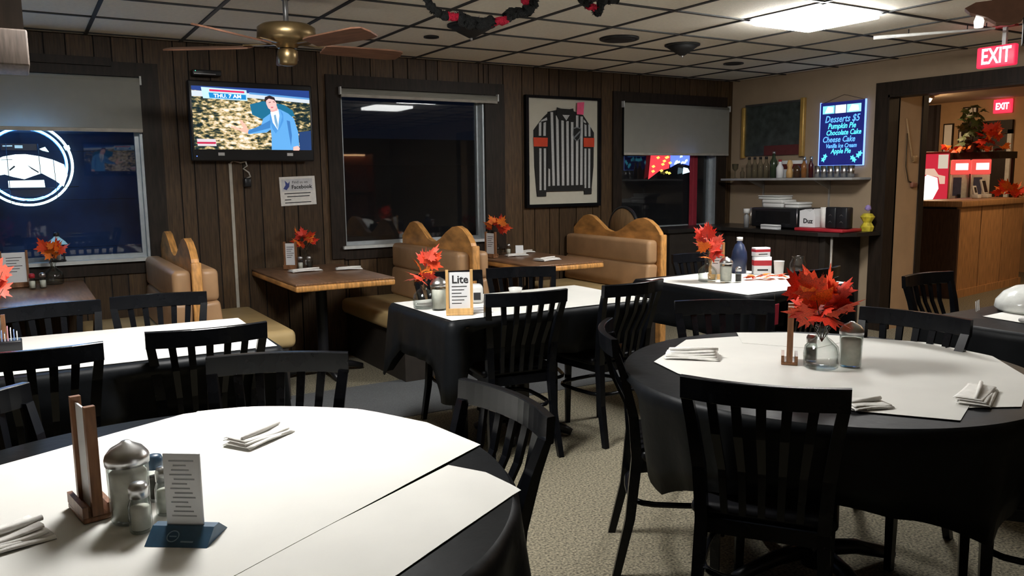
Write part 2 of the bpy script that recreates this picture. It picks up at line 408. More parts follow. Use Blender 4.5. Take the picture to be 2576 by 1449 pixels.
chair(.56, 4.33, -96, 'black slat-back chair in front of the leftmost booth bench')
chair(.68, 2.58, -115, 'black slat-back chair behind the near left round table, centre of its far rim')
chair(-.17, 2.43, -35, 'black slat-back chair of which only the rail tip shows at the left edge')
chair(1.04, 1.73, 173+7, 'black slat-back chair at the right side of the near left round table')
chair(2.10, 3.305, 82, 'black slat-back chair at the near side of the middle table, back to the viewer')
chair(2.76, 3.275, 96, 'black slat-back chair at the right end of the middle table, back to the viewer')
chair(2.66, 4.28, -110, 'black slat-back chair behind the middle table, right one of two, below the second booth table')
chair(2.17, 4.33, -92, 'black slat-back chair behind the middle table, left one, behind the sign holder')
chair(1.66, 1.45, 36, 'black slat-back chair nearest the viewer at the right round table')
chair(1.82, 2.33, -36, 'black slat-back chair seen edge-on at the left of the right round table')
chair(2.67, 2.57, -122, 'black slat-back chair behind the right round table, left of the maple leaf vase')
chair(3.05, 1.89, 186, 'black slat-back chair behind the right round table, right of the sugar jar')
chair(4.05, 3.12, 95, 'black slat-back chair in front of the cluttered back table')
chair(4.18, 4.30, -98, 'black slat-back chair behind the cluttered back table near the bar')
chair(4.30, 2.63, -91, 'black slat-back chair at the far right in front of the wooden far counter')
chair(2.86, .98, 128, 'black slat-back chair of which only legs show at the lower right corner')

# ------------------------------------------------------------------ tables, cloths and table paper
ZT_ = .755
def pedestal_table(name, label, cx, cy, shape, rz=0, mat=tabletop_wood):
    r = root(name, label, 'table', (cx, cy, 0), rz)
    b = B()
    if shape[0] == 'round': b.lathe([(shape[1]-.01, .722), (shape[1], .73), (shape[1], .745), (shape[1]-.006, .75)], 48)
    else: b.rbox(-shape[1]/2, shape[1]/2, -shape[2]/2, shape[2]/2, .715, .75, .008, 2)
    b.build('tabletop', mat, r)
    B().lathe([(.05, .03), (.045, .1), (.038, .15), (.038, .7), (.12, .715)], 20).build('column', black_plastic, r)
    L = .33 if shape[0] == 'round' else .28
    for a in range(4):
        m = Matrix.Rotation(a*PI/2+PI/4, 4, 'Z')
        B().tube([(.03, 0, .09), (L*.5, 0, .075), (L*.85, 0, .04), (L, 0, .022)], [.03, .028, .024, .02], 10, m).build('foot', black_plastic, r)
    return r
def cloth(label, cx, cy, rim, drop, amp, ph, rz=0, lean=.012, flare=.03):
    """rim: closed list of ((x,y),(nx,ny)); drop: list of hem lengths"""
    CM = Matrix.Translation((cx, cy, 0)) @ Matrix.Rotation(rz, 4, 'Z')
    n = len(rim); rows = [0, .05, .15, .3, .5, .75, 1]; vs = [(0, 0, ZT_)]; fs = []
    for (p, q), d in zip(rim, drop): vs.append((p[0], p[1], ZT_))
    for ti, t in enumerate(rows):
        for i, ((p, q), d) in enumerate(zip(rim, drop)):
            s_ = i/n*2*PI
            fold = amp*t*(math.sin(s_*11+ph)+.6*math.sin(s_*19+ph*2.1)+.4*math.sin(s_*29+1.3*ph))
            o = .006+lean*t+max(fold, -.012) if t else 0
            o += flare*t*max(0, (d-.26)/.14)
            v = Vector((p[0]+q[0]*(.008*min(1, t*20)+o), p[1]+q[1]*(.008*min(1, t*20)+o), ZT_-.004*(t > 0)-d*t))
            if v.z < .712:                                            # the cloth hangs inside the backs of chairs pushed up to it
                wv = CM @ v
                for ci in CHAIRS:
                    l = ci @ wv; need = -.125-.22*(v.z-.5)
                    if abs(l.x) < .36 and -.5 < l.y < need:
                        k = min(1, (.36-abs(l.x))/.12); l.y += (need-l.y)*k*k*(3-2*k); wv = ci.inverted() @ l
                v = CM.inverted() @ wv
            vs.append(tuple(v))
    for i in range(n):
        i2 = (i+1) % n; fs.append((0, 1+i, 1+i2)); 
        for k in range(-1, len(rows)-1):
            a = 1+(k+1)*n; fs.append((a+i, a+n+i, a+n+i2, a+i2))
    o = B().add(vs, fs, True).build('tablecloth', black_cloth, loc=(cx, cy, 0), rot=(0, 0, rz))
    md = o.modifiers.new('t', 'SOLIDIFY'); md.thickness = .0015; md.offset = 1
    return tag(o, label, 'tablecloth', 'black tablecloths')
def round_rim(r, h, ph, n=144):
    rim = []; dr = []
    for i in range(n):
        a = 2*PI*i/n; rim.append(((r*math.cos(a), r*math.sin(a)), (math.cos(a), math.sin(a))))
        k = 1/max(abs(math.cos(a-ph)), abs(math.sin(a-ph))); dr.append(h+.12*(k-1)/.414)
    return rim, dr
def rect_rim(w, d, h, hc, n=36):
    rim = []; dr = []; c = .03
    corners = [(w/2-c, d/2-c, 0), (-w/2+c, d/2-c, PI/2), (-w/2+c, -d/2+c, PI), (w/2-c, -d/2+c, 1.5*PI)]
    for k, (x, y, a0) in enumerate(corners):
        for i in range(7):
            a = a0+PI/2*i/6; rim.append(((x+c*math.cos(a), y+c*math.sin(a)), (math.cos(a), math.sin(a)))); dr.append(h+hc)
        x2, y2, _ = corners[(k+1) % 4]; a = a0+PI/2; ex = (x+c*math.cos(a), y+c*math.sin(a)); en = (x2+c*math.cos(a), y2+c*math.sin(a))
        Ls = math.hypot(en[0]-ex[0], en[1]-ex[1])
        for i in range(1, n):
            t = i/n; e = min(t, 1-t)*Ls
            rim.append(((ex[0]+(en[0]-ex[0])*t, ex[1]+(en[1]-ex[1])*t), (math.cos(a), math.sin(a)))); dr.append(h+hc*max(0, 1-e/.13)**1.2)
    return rim, dr
def sheet(label, pts, lift=0, edge=None, group='white paper table covers'):
    """a sheet of table paper over convex outline pts; edge=('round',cx,cy,r) bends what overhangs the rim"""
    xs = [p[0] for p in pts]; ys = [p[1] for p in pts]; mx, my = sum(xs)/len(xs), sum(ys)/len(ys)
    bm = bmesh.new(); bmesh.ops.create_grid(bm, x_segments=28, y_segments=28, size=.5)
    for v in bm.verts: v.co = Vector((min(xs)-.01+(v.co.x+.5)*(max(xs)-min(xs)+.02), min(ys)-.01+(v.co.y+.5)*(max(ys)-min(ys)+.02), 0))
    A = sum(a[0]*c[1]-c[0]*a[1] for a, c in zip(pts, pts[1:]+pts[:1]))
    for a, c in zip(pts, pts[1:]+pts[:1]):
        n = Vector((c[1]-a[1], a[0]-c[0], 0))*(1 if A > 0 else -1)
        bmesh.ops.bisect_plane(bm, geom=bm.verts[:]+bm.edges[:]+bm.faces[:], plane_co=(a[0], a[1], 0), plane_no=n, clear_outer=True)
    for v in bm.verts:
        x, y = v.co.x, v.co.y; z = ZT_+.0042+lift+.0008*math.sin(x*9+y*5)*math.cos(y*11)
        over = 0
        if edge and edge[0] == 'round':
            d = math.hypot(x-edge[1], y-edge[2]); over = max(0, d-edge[3]-.004)
        z -= min(.5*over**1.3, .03)
        v.co = Vector((x-mx, y-my, z))
    me = bpy.data.meshes.new('table_paper'); bm.to_mesh(me); bm.free(); me.materials.append(paper)
    o = bpy.data.objects.new('table_paper', me); COL.objects.link(o); o.location = (mx, my, 0)
    md = o.modifiers.new('t', 'SOLIDIFY'); md.thickness = .0008; md.offset = 1
    return tag(o, label, 'table paper', group)

T1, T2 = (.25, 1.77, .70), (2.37, 1.80, .69)
pedestal_table('round_table', 'near left round table under black cloth and white paper', *T1[:2], ('round', T1[2]-.005))
cloth('black cloth over the near left round table', *T1[:2], *round_rim(T1[2], .24, .25), .024, .4)
e1 = ('round', *T1)
sheet('large white paper sheet covering the far half of the near left round table', [(-.42, 1.98), (-.38, 1.05), (.27, 1.361), (.802, 1.653), (.955, 1.735), (.92, 1.98), (.815, 2.215), (.53, 2.44), (.36, 2.45), (-.1, 2.235)], .001, e1)
sheet('white paper strip on the viewer side of the near left round table', [(-.36, 1.05), (-.1, 1.06), (.495, 1.215), (.885, 1.43), (.87, 1.56), (.81, 1.665), (.27, 1.375), (-.2, 1.14)], .0, e1)
sheet('small white paper piece at the far rim of the near left round table', [(.36, 2.38), (.5, 2.22), (.78, 2.18), (.815, 2.235), (.56, 2.445), (.4, 2.46)], .0, e1)
pedestal_table('round_table', 'right round table under black cloth with the maple leaf vase', *T2[:2], ('round', T2[2]-.005), .5)
cloth('black cloth over the right round table', *T2[:2], *round_rim(T2[2], .24, .6), .012, 2.0, 0, -.05, 0)
e2 = ('round', *T2)
sheet('wide white paper sheet across the middle of the right round table', [(1.94, 2.2), (1.89, 2.02), (1.9, 1.72), (2.0, 1.4), (2.153, 1.19), (2.35, 1.27), (3.10, 1.80), (2.78, 2.29), (2.316, 2.43)], .001, e2)
sheet('white paper sheet at the right rim of the right round table', [(2.43, 1.17), (2.2, 1.3), (2.75, 1.75), (3.06, 1.75), (3.035, 1.577), (2.8, 1.33)], .0, e2)
sheet('white paper corner at the far rim of the right round table', [(2.45, 2.25), (2.6, 2.02), (2.95, 2.05), (2.78, 2.3), (2.6, 2.42)], .0022, e2)
def rect_set(key, cx, cy, w, d, rz=0, h=.22, hc=.14, ph=1.0):
    pedestal_table('square_table', key+' under its black cloth', cx, cy, ('rect', w-.01, d-.01), rz)
    cloth('black cloth over the '+key, cx, cy, *rect_rim(w, d, h, hc), .006, ph, rz)
rect_set('long papered table on the left', .02, 3.70, 1.72, .86, -.012, .24, .12, .3)
sheet('white paper over the long left table', [(-.8, 3.34), (.86, 3.29), (.885, 4.09), (-.8, 4.15)])
rect_set('middle table', 2.34, 3.755, 1.26, .74, 0, .23, .16, 1.4)
sheet('white paper over the middle table', [(1.725, 3.40), (2.955, 3.39), (2.955, 4.11), (1.725, 4.10)])
rect_set('cluttered back table', 3.95, 3.66, .96, .98, 0, .25, .14, 2.2)
sheet('white paper over the cluttered back table', [(3.50, 3.18), (4.41, 3.19), (4.41, 4.13), (3.50, 4.06)])
rect_set('far right table', 4.15, 1.75, 1.1, .92, 0, .25, .1, .9)
sheet('white paper over the far right table', [(3.72, 1.3), (4.68, 1.3), (4.68, 2.1), (3.86, 2.06)])

# ------------------------------------------------------------------ booths along the back wall
PANEL = [(5.13, .02), (5.13, .93), (5.15, .97), (5.2, 1.02), (5.28, 1.065), (5.36, 1.085), (5.44, 1.075), (5.55, 1.03), (5.65, .975), (5.72, .95), (5.80, .945), (5.88, .965), (5.98, 1.025), (6.07, 1.075), (6.15, 1.09), (6.22, 1.075), (6.3, 1.02), (6.375, .96), (6.375, .02)]
def bench(label, x, sides):
    r = root('booth_bench', label, 'bench', (x, 5.75, 0), group='booth benches along the back wall')
    B().prism([(p[0]-5.75, p[1]) for p in PANEL], 'x', -.022, .022).build('back_panel', oak, r)
    B().rbox(-.03, .03, -.645, -.615, .02, .95, .008, 2).build('end_cap', oak, r)
    for s in sides:
        lo = lambda a, c: (a, c) if s > 0 else (-c, -a)
        B().rbox(*lo(.024, .135), -.6, .61, .70, .905, .035, 4).build('upper_cushion', vinyl_tan, r)
        m = Matrix.Translation((s*.10, 0, .47)) @ Matrix.Rotation(-s*.1, 4, 'Y')
        B().rbox(-.06, .06, -.6, .61, 0, .235, .03, 4, m).build('lower_cushion', vinyl_tan, r)
        B().rbox(*lo(.03, .6), -.6, .61, .35, .475, .045, 4).build('seat_cushion', vinyl_cream, r)
        B().box(*lo(.022, .55), -.57, .61, .0, .352).build('base', booth_base, r)
bench('booth bench seen end-on below the left window', .88, (-1, 1))
bench('double booth bench with two-humped oak back below the middle window', 2.80, (-1, 1))
bench('booth bench with two-humped oak back below the framed jersey', 4.60, (-1,))
def booth_table(label, xa, xb, mat):
    r = root('booth_table', label, 'table', ((xa+xb)/2, 5.77, 0), group='booth tables along the back wall')
    w = (xb-xa)/2
    B().rbox(-w, w, -.57, .6, .745, .76, .004, 2).build('tabletop', mat, r)
    B().rbox(-w, w, -.58, .6, .705, .7455, .012, 3).build('edge_band', oak, r)
    B().lathe([(.045, .02), (.04, .1), (.04, .69), (.1, .705)], 16).build('column', black_plastic, r)
    for a in range(4):
        m = Matrix.Rotation(a*PI/2, 4, 'Z')
        B().tube([(.02, 0, .07), (.2, 0, .055), (.3, 0, .025)], [.03, .026, .02], 10, m).build('foot', black_plastic, r)
booth_table('dark brown booth table by the left window', -.32, .34, tabletop_wood)
booth_table('oak-edged booth table below the wall notice', 1.50, 2.20, tabletop_wood)
booth_table('dark booth table below the framed jersey', 3.34, 4.03, tabletop_wood)
o = B().lathe([(.0, 0), (.19, 0), (.2, .008), (.2, .022), (.19, .03), (0, .03)], 40)
rd = root('round_board', 'round wooden board standing behind the right booth bench', 'board', (4.68, 5.76, .96), rot=(0, PI/2, 0))
o.build('disc', M('brown round board', (.2, .12, .055), .5, var=.3, scale=6, stretch=(1, 8, 1)), rd)
B().tube([(.2*math.cos(2*PI*k/40), .2*math.sin(2*PI*k/40), .015) for k in range(40)], .017, 8, closed=True).build('rim', black_plastic, rd)
B().lathe([(.03, .18), (.03, .955)], 12).build('post', black_plastic, rd, rot=(0, PI/2, 0))

# ------------------------------------------------------------------ television (and its twin on the wall behind the viewer)
def city_mat():
    m = bpy.data.materials.new('night city broadcast'); m.use_nodes = True; nt = m.node_tree; nt.nodes.clear()
    out = nt.nodes.new('ShaderNodeOutputMaterial'); em = nt.nodes.new('ShaderNodeEmission'); tc = nt.nodes.new('ShaderNodeTexCoord')
    mp = nt.nodes.new('ShaderNodeMapping'); mp.inputs['Scale'].default_value = (1, 1, 2.2); nt.links.new(tc.outputs['Object'], mp.inputs[0])
    n = nt.nodes.new('ShaderNodeTexNoise'); n.inputs['Scale'].default_value = 26; n.inputs['Detail'].default_value = 5; nt.links.new(mp.outputs[0], n.inputs['Vector'])
    # city glow strongest around the middle of the picture
    vm = nt.nodes.new('ShaderNodeVectorMath'); vm.operation = 'DISTANCE'; vm.inputs[1].default_value = (-.1, 0, -.04); nt.links.new(tc.outputs['Object'], vm.inputs[0])
    mr = nt.nodes.new('ShaderNodeMapRange'); mr.inputs[1].default_value = 0; mr.inputs[2].default_value = .38; mr.inputs[3].default_value = .2; mr.inputs[4].default_value = -.04
    nt.links.new(vm.outputs['Value'], mr.inputs[0])
    ad = nt.nodes.new('ShaderNodeMath'); nt.links.new(n.outputs['Fac'], ad.inputs[0]); nt.links.new(mr.outputs[0], ad.inputs[1])
    cr = nt.nodes.new('ShaderNodeValToRGB'); e = cr.color_ramp.elements
    e[0].position = .40; e[0].color = (*lin(30, 46, 50), 1); e[1].position = .76; e[1].color = (1, .97, .88, 1)
    a = e.new(.5); a.color = (*lin(95, 95, 70), 1); a = e.new(.58); a.color = (*lin(205, 180, 125), 1); a = e.new(.66); a.color = (*lin(250, 225, 190), 1)
    nt.links.new(ad.outputs[0], cr.inputs[0]); nt.links.new(cr.outputs[0], em.inputs[0]); em.inputs[1].default_value = 1.1
    nt.links.new(em.outputs[0], out.inputs[0]); return m
def make_tv(label, loc, rz):
    r = root('television', label, 'television', loc, rz)
    B().rbox(-.455, .455, -.1, -.045, -.29, .29, .012, 3).build('housing', black_plastic, r)
    B().box(-.12, .12, -.045, -.004, -.12, .12).build('wall_bracket', black_plastic, r)
    sc = B().box(-.433, .433, -.1015, -.1, -.205, .245).build('screen', city_mat(), r)
    lay = [0]
    Z = lambda X, Y: ((X-672)/1215*.865, (470-Y)/660*.45+.02)
    def flat(nm, pts, col, s=1.2):
        lay[0] += 1; y = -.1017-lay[0]*.00015
        B().prism([Z(*p) for p in pts], 'y', y, y+.0001).build(nm, E_('tv '+nm+str(col), lin(*col), s), sc)
    flat('sky', [(66,135),(1280,135),(1280,215),(66,180)], (30, 60, 130))
    flat('horizon', [(66,185),(640,190),(1280,225),(1280,275),(640,240),(66,245)], (205, 215, 225))
    flat('cloud', [(640,200),(1280,235),(1280,215),(640,180)], (90, 150, 210))
    flat('lake', [(640,310),(780,270),(1000,300),(1090,360),(1110,420),(960,470),(760,465),(660,420)], (25, 105, 140))
    flat('banner', [(160,145),(612,160),(618,275),(175,262)], (190, 225, 240))
    flat('banner_strip', [(240,165),(590,172),(590,192),(240,186)], (215, 40, 90))
    flat('banner_panel', [(232,200),(605,210),(605,262),(238,256)], (20, 130, 200))
    flat('station_plate', [(90,690),(275,690),(280,765),(95,765)], (215, 205, 210))
    flat('station_strip', [(90,722),(275,722),(275,742),(92,742)], (190, 30, 70))
    flat('far_water', [(1150,600),(1280,580),(1280,800),(1150,800)], (30, 60, 110))
    flat('coat', [(850,400),(770,460),(745,540),(600,590),(610,632),(800,610),(845,575),(850,650),(845,800),(1075,800),(1078,762),(1145,765),(1140,600),(1100,450),(1040,395),(950,350),(860,380)], (95, 165, 225))
    flat('coat_fold', [(1020,470),(1055,480),(1070,640),(1055,760),(1040,640)], (60, 120, 185))
    flat('sleeve_fold', [(765,520),(850,470),(840,560),(610,628),(605,600)], (60, 125, 190))
    flat('shirt', [(850,385),(935,345),(945,420),(920,580),(870,500)], (235, 242, 250))
    flat('tie', [(885,420),(905,410),(925,520),(918,575),(892,500)], (120, 165, 200))
    flat('lapel', [(850,395),(870,500),(918,590),(895,620),(860,560),(840,470)], (75, 145, 210))
    flat('lapel', [(950,350),(975,430),(922,590),(945,560),(985,480),(985,400)], (75, 145, 210))
    flat('neck', [(850,340),(925,320),(930,365),(870,385),(850,375)], (225, 170, 165))
    flat('face', [(808,250),(850,232),(895,245),(918,285),(920,330),(895,360),(862,365),(830,345),(812,300)], (238, 190, 185))
    flat('hair', [(795,255),(800,225),(850,205),(900,225),(912,270),(890,250),(840,240),(812,262),(808,285)], (40, 28, 35))
    flat('mouth', [(855,330),(885,326),(880,340),(860,342)], (200, 110, 120))
    flat('brow', [(835,280),(858,272),(860,280),(838,288)], (120, 80, 80)); flat('brow', [(880,268),(902,270),(902,278),(882,276)], (120, 80, 80))
    flat('hand', [(560,560),(520,490),(545,480),(590,540),(612,590),(600,625),(555,610),(430,560),(440,545),(530,575)], (240, 185, 165))
    flat('hand', [(1078,765),(1130,752),(1150,780),(1140,805),(1075,805)], (240, 190, 180))
    p = Z(418, 233); text('banner_text', 'THU. 7 AM', .036, E_('tv lettering', (1, 1, 1), 1.4), sc, (p[0], -.1052, p[1]), RA, sx=1.15, bold=.0008)
    for x in (-.27, .24): B().box(x, x+.045, -.1025, -.1, -.25, -.228).build('sticker', card_m, r)
    B().lathe([(.004, 0), (.003, .002)], 8).build('power_light', E_('led blue', (.1, .2, 1), 3), r, (-.42, -.1, -.255), (PI/2, 0, 0))
    return r
tv = make_tv('flat television on the panelled wall showing a weather presenter over a night city', (1.555, YW, 1.875), 0)
make_tv('flat television on the wall behind the viewer, mirrored in the left window', (1.45, Y0, 1.85), PI)
cb = root('cable_box', 'small dark cable box above the television', 'box', (1.24, YW, 2.2))
B().rbox(-.1, .1, -.1, -.002, 0, .04, .005, 2).build('case', black_plastic, cb); B().box(-.09, .06, -.102, -.1, .008, .012).build('slot', metal_m, cb)
B().lathe([(.003, 0), (.002, .002)], 8).build('indicator', E_('led green', (.1, 1, .6), 2), cb, (-.08, -.1, .03), (PI/2, 0, 0))
cd = root('wall_conduit', 'thin pale cable cover running down the panelling below the television', 'conduit', (1.385, YW, 0))
B().box(-.011, .011, -.012, 0, .3, 1.57).build('cover', M('pale conduit', (.42, .4, .34), .5), cd)
B().tube([(0, -.01, 1.57), (.02, -.03, 1.59), (.07, -.04, 1.575), (.11, -.05, 1.585), (.12, -.05, 1.60)], .006, 6).build('cord', M('pale cord', (.5, .47, .42), .5), cd)
cr_ = root('plug_lead', 'dangling lead with a black plug below the television', 'power lead', (1.5, YW, 1.48))
B().tube([(-.01, -.05, .105), (.0, -.045, .07), (-.03, -.05, .05), (.01, -.05, .02), (.02, -.05, -.01), (-.01, -.05, -.025)], .006, 6).build('cord', M('pale cord', (.5, .47, .42), .5), cr_)
B().rbox(-.03, .025, -.06, -.002, -.09, -.02, .01, 2).build('plug', black_plastic, cr_)
# wall notice
nt_ = root('wall_notice', 'white paper notice taped below the television reading Facebook', 'notice', (1.895, YW, 1.355))
sh = B().box(-.142, .142, -.004, -.002, -.113, .113).build('paper_sheet', napkin_m, nt_, rot=(0, -.035, 0))
B().box(-.125, .12, -.0046, -.004, .0, .095).build('banner', M('notice banner', (.6, .6, .62), .8), sh)
text('notice_word', 'Facebook', .042, ink, sh, (.032, -.005, .03), RA, bold=.001); text('notice_lead', 'Find us on', .03, ink, sh, (.02, -.005, .068), RA)
B().prism([(-.115, .02), (-.095, .05), (-.1, .085), (-.075, .06), (-.06, .08), (-.068, .035), (-.09, .01)], 'y', -.0052, -.0045).build('thumb_mark', M('blue ink', (.05, .07, .25), .7), sh)
for k, (a, c) in enumerate([(-.11, .1), (-.09, .09), (-.11, -.06), (-.11, .1)]):
    B().box(a, c, -.0048, -.0041, -.022-k*.024, -.015-k*.024).build('text_line', ink, sh)

# ------------------------------------------------------------------ framed referee jersey
jf = root('framed_jersey', 'framed black and white striped referee jersey with orange armbands', 'frame', (4.447, YW, 1.675))
JX = lambda X: -.4275+(X-90)/845*.855
JZ = lambda Y: .515-(Y-75)/1305*1.03
def jp(pts): return [(JX(x), JZ(y)) for x, y in pts]
b = B(); b.box(-.43, .43, -.045, -.003, .49, .515).box(-.43, .43, -.045, -.003, -.515, -.485).box(-.43, -.4, -.045, -.003, -.485, .49).box(.4, .43, -.045, -.003, -.485, .49)
b.build('frame', black_wood, jf)
mt = B().box(-.402, .402, -.02, -.003, -.487, .492).build('mat_board', M('cream mat board', (.5, .48, .4), .9, var=.03), jf)
jk = M('jersey black knit', (.012, .012, .012), .85, var=.2, scale=60); jw = M('jersey white knit', (.42, .43, .43), .85, var=.1, scale=60)
bd = B().prism(jp([(335,260),(430,235),(620,240),(735,285),(740,1180),(310,1185),(325,700)]), 'y', -.034, -.02).build('jersey_body', jk, jf)
sl = B().prism(jp([(335,275),(290,320),(240,385),(178,475),(185,900),(205,1185),(310,1185),(328,900),(340,400)]), 'y', -.03, -.0201).build('sleeve', jk, jf)
sr = B().prism(jp([(735,285),(765,330),(800,385),(862,490),(857,900),(835,1170),(745,1170),(732,900),(728,400)]), 'y', -.03, -.0201).build('sleeve', jk, jf)
def stripe(par, pts, y): B().prism(jp(pts), 'y', y-.0012, y).build('white_stripe', jw, par)
for x, yt, dx in ((372,262,18),(432,300,10),(492,355,5),(548,360,4),(602,370,2),(660,290,-2),(712,300,-4)):
    stripe(bd, [(x-13,yt),(x+15,yt),(x+15+dx,1125),(x-13+dx,1125)], -.034)
stripe(bd, [(333,920),(350,930),(352,1130),(330,1130)], -.034)
for x in (247, 297): stripe(sl, [(x-13,390),(x+13,378),(x+10,540),(x-16,540)], -.03); stripe(sl, [(x-12,685),(x+12,685),(x+10,1175),(x-12,1175)], -.03)
for x in (760, 806): stripe(sr, [(x-12,390),(x+12,400),(x+14,535),(x-10,535)], -.03); stripe(sr, [(x-12,682),(x+12,682),(x+10,1160),(x-12,1160)], -.03)
stripe(sl, [(258,362),(320,325),(325,358),(250,378)], -.03); stripe(sr, [(735,330),(770,365),(760,380),(730,358)], -.03)
ob = M('orange armband', (.55, .05, .015), .7, var=.1)
B().prism(jp([(170,560),(328,562),(325,665),(175,665)]), 'y', -.034, -.0302).build('armband', ob, sl)
B().prism(jp([(724,553),(864,553),(862,662),(728,662)]), 'y', -.034, -.0302).build('armband', ob, sr)
B().prism(jp([(310,1130),(745,1120),(745,1190),(308,1192)]), 'y', -.038, -.0342).build('hem_band', jk, bd)
B().prism(jp([(205,1180),(310,1180),(308,1250),(212,1250)]), 'y', -.033, -.0202).build('cuff', jk, sl)
B().prism(jp([(745,1166),(836,1166),(832,1236),(748,1236)]), 'y', -.033, -.0202).build('cuff', jk, sr)
B().prism(jp([(430,205),(470,218),(570,220),(612,210),(628,300),(612,355),(565,350),(528,368),(490,352),(452,362),(425,300)]), 'y', -.04, -.0341).build('collar', jk, bd)
B().prism(jp([(488,290),(570,290),(532,355)]), 'y', -.0415, -.0402).build('collar_lining', jw, bd)
em = B().prism(jp([(612,440),(655,425),(705,440),(702,520),(690,570),(655,600),(622,572),(608,520)]), 'y', -.037, -.0355).build('crest', M('crest grey', (.16, .17, .18), .7), bd)
B().prism(jp([(620,450),(655,438),(697,450),(693,518),(682,560),(655,586),(630,562),(617,518)]), 'y', -.0376, -.0371).build('crest_field', jk, em)
B().prism(jp([(622,545),(690,470),(694,490),(630,562)]), 'y', -.0382, -.0377).build('crest_bar', M('crest grey', (.16, .17, .18), .7), em)
B().prism(jp([(655,140),(735,130),(725,280),(648,278)]), 'y', -.047, -.0455).build('pink_tag', M('pink tag', (.8, .1, .22), .7), jf)

# ------------------------------------------------------------------ neon signs
neon_w = E_('neon white', (.6, .95, 1), 9); neon_c = E_('neon cyan', (.35, .8, 1), 3.2); neon_pan = E_('lit panel white', (.72, .95, 1), 2.6)
ns = root('neon_sign', 'round glowing white and cyan neon sign hanging in the left window', 'neon sign', (.062, YW+.035, 1.565))
q = .275/116
NZ = lambda X, Y: ((X-240)/3.62*q, -(Y/3.62+160-394)*q)
for rr, mm in ((.275, neon_w), (.24, E_('neon blue', (.06, .3, 1), 30))): B().tube([(rr*math.cos(2*PI*k/64), 0, rr*math.sin(2*PI*k/64)) for k in range(64)], .0072, 8, closed=True).build('ring_tube', mm, ns)
B().prism([NZ(*p) for p in [(-130,900),(-60,820),(40,770),(150,748),(240,745),(360,765),(480,800),(580,850),(605,960),(560,1080),(480,1010),(370,940),(300,965),(210,1000),(110,975),(40,950),(-60,970),(-110,990)]], 'y', -.004, .004).build('lit_panel', neon_pan, ns)
dk = M('sign dark blue', (.01, .03, .08), .4)
for pts in ([(80,905),(130,860),(142,872),(90,915)], [(240,850),(345,925),(340,938),(280,895)], [(20,800),(120,797),(120,803),(20,806)]):
    B().prism([NZ(*p) for p in pts], 'y', -.006, -.0041).build('ridge_stroke', dk, ns)
B().prism([NZ(*p) for p in [(65,1015),(385,1010),(390,1085),(65,1085)]], 'y', -.004, .004).build('lit_plate', neon_pan, ns)
B().prism([NZ(*p) for p in [(65,1095),(445,1095),(445,1180),(65,1180)]], 'y', -.004, .004).build('name_plate', dk, ns)
B().prism([NZ(*p) for p in [(30,640),(345,640),(345,705),(30,705)]], 'y', -.004, .004).build('header_plate', dk, ns)
B().prism([NZ(*p) for p in [(150,655),(220,655),(220,685),(150,685)]], 'y', -.0055, -.0041).build('header_mark', E_('neon dim', (.4, .7, .9), .8), ns)
B().prism([NZ(*p) for p in [(45,658),(130,655),(130,668),(45,670)]], 'y', -.0055, -.0041).build('header_mark', E_('neon dim', (.4, .7, .9), .8), ns)
for pts in ([(370,690),(420,670),(450,720),(400,705)], [(590,660),(640,650),(650,690),(610,700)], [(-140,690),(-90,680),(-95,720)]):
    B().prism([NZ(*p) for p in pts], 'y', -.003, .003).build('lit_star', neon_w, ns)
for pts in ([(-100,1110),(700,1082)], [(75,640),(75,1250)], [(485,800),(495,1200)], [(355,640),(360,950)], [(90,1240),(390,1190)]):
    B().tube([(NZ(*p)[0], -.012, NZ(*p)[1]) for p in pts], .0025, 6).build('wire', black_plastic, ns)
for s in (-1, 1): B().tube([(s*.15, 0, .22), (s*.15, 0, .6)], .002, 5).build('chain', metal_m, ns)
sg = root('lit_window_sign', 'small red, yellow and blue lit sign below the right shade', 'neon sign', (5.86, YW+.04, 1.55))
cr3 = {'red': E_('sign red', (.9, .06, .08), 1.0), 'yel': E_('sign yellow', (1, .75, .15), 1.3), 'blu': E_('sign blue', (.12, .2, 1), 1.6), 'cya': E_('sign pale blue', (.55, .85, 1), 2.2)}
B().prism([(-.3, -.14), (-.27, .1), (-.12, .18), (0, .14), (-.02, -.03), (-.16, -.06)], 'y', .006, .012).build('wedge', cr3['red'], sg)
rs = random.Random(5)
for k in range(11):
    x, z = -.27+rs.random()*.25, -.1+rs.random()*.2
    B().prism([(x, z), (x+.03, z+.012), (x+.05, z-.005), (x+.02, z-.018)], 'y', 0, .005).build('yellow_fleck', cr3['yel'], sg)
B().prism([(.0, -.02), (.0, .16), (.28, .16), (.26, 0), (.12, .03)], 'y', .006, .012).build('blue_field', cr3['blu'], sg)
for k in range(12):
    x, z = .02+rs.random()*.2, rs.random()*.12
    B().prism([(x, z), (x+.035, z+.008), (x+.03, z+.03), (x+.005, z+.02)], 'y', 0, .005).build('pale_fleck', cr3['cya'], sg)
B().prism([(.17, -.09), (.27, -.07), (.24, -.03), (.18, -.02)], 'y', 0, .005).build('pale_tail', cr3['cya'], sg)
B().tube([(0, .01, .16), (0, .01, .55)], .003, 5).build('chain', metal_m, sg)
rc = root('red_gleam_strip', 'narrow added strip coloured as a red gleam in the right window', 'curtain', (6.17, YW+.03, ZS+.012))  # made-up strip; its red stands in for a gleam in the pane
B().prism([(-.05+.1*k/12, .012*math.sin(k*1.9)) for k in range(13)]+[(.05-.1*k/12, .012*math.sin((12-k)*1.9)+.004) for k in range(13)], 'z', .0, 1.24).build('drape', M('red gleam colour', (.25, .015, .03), .8), rc)

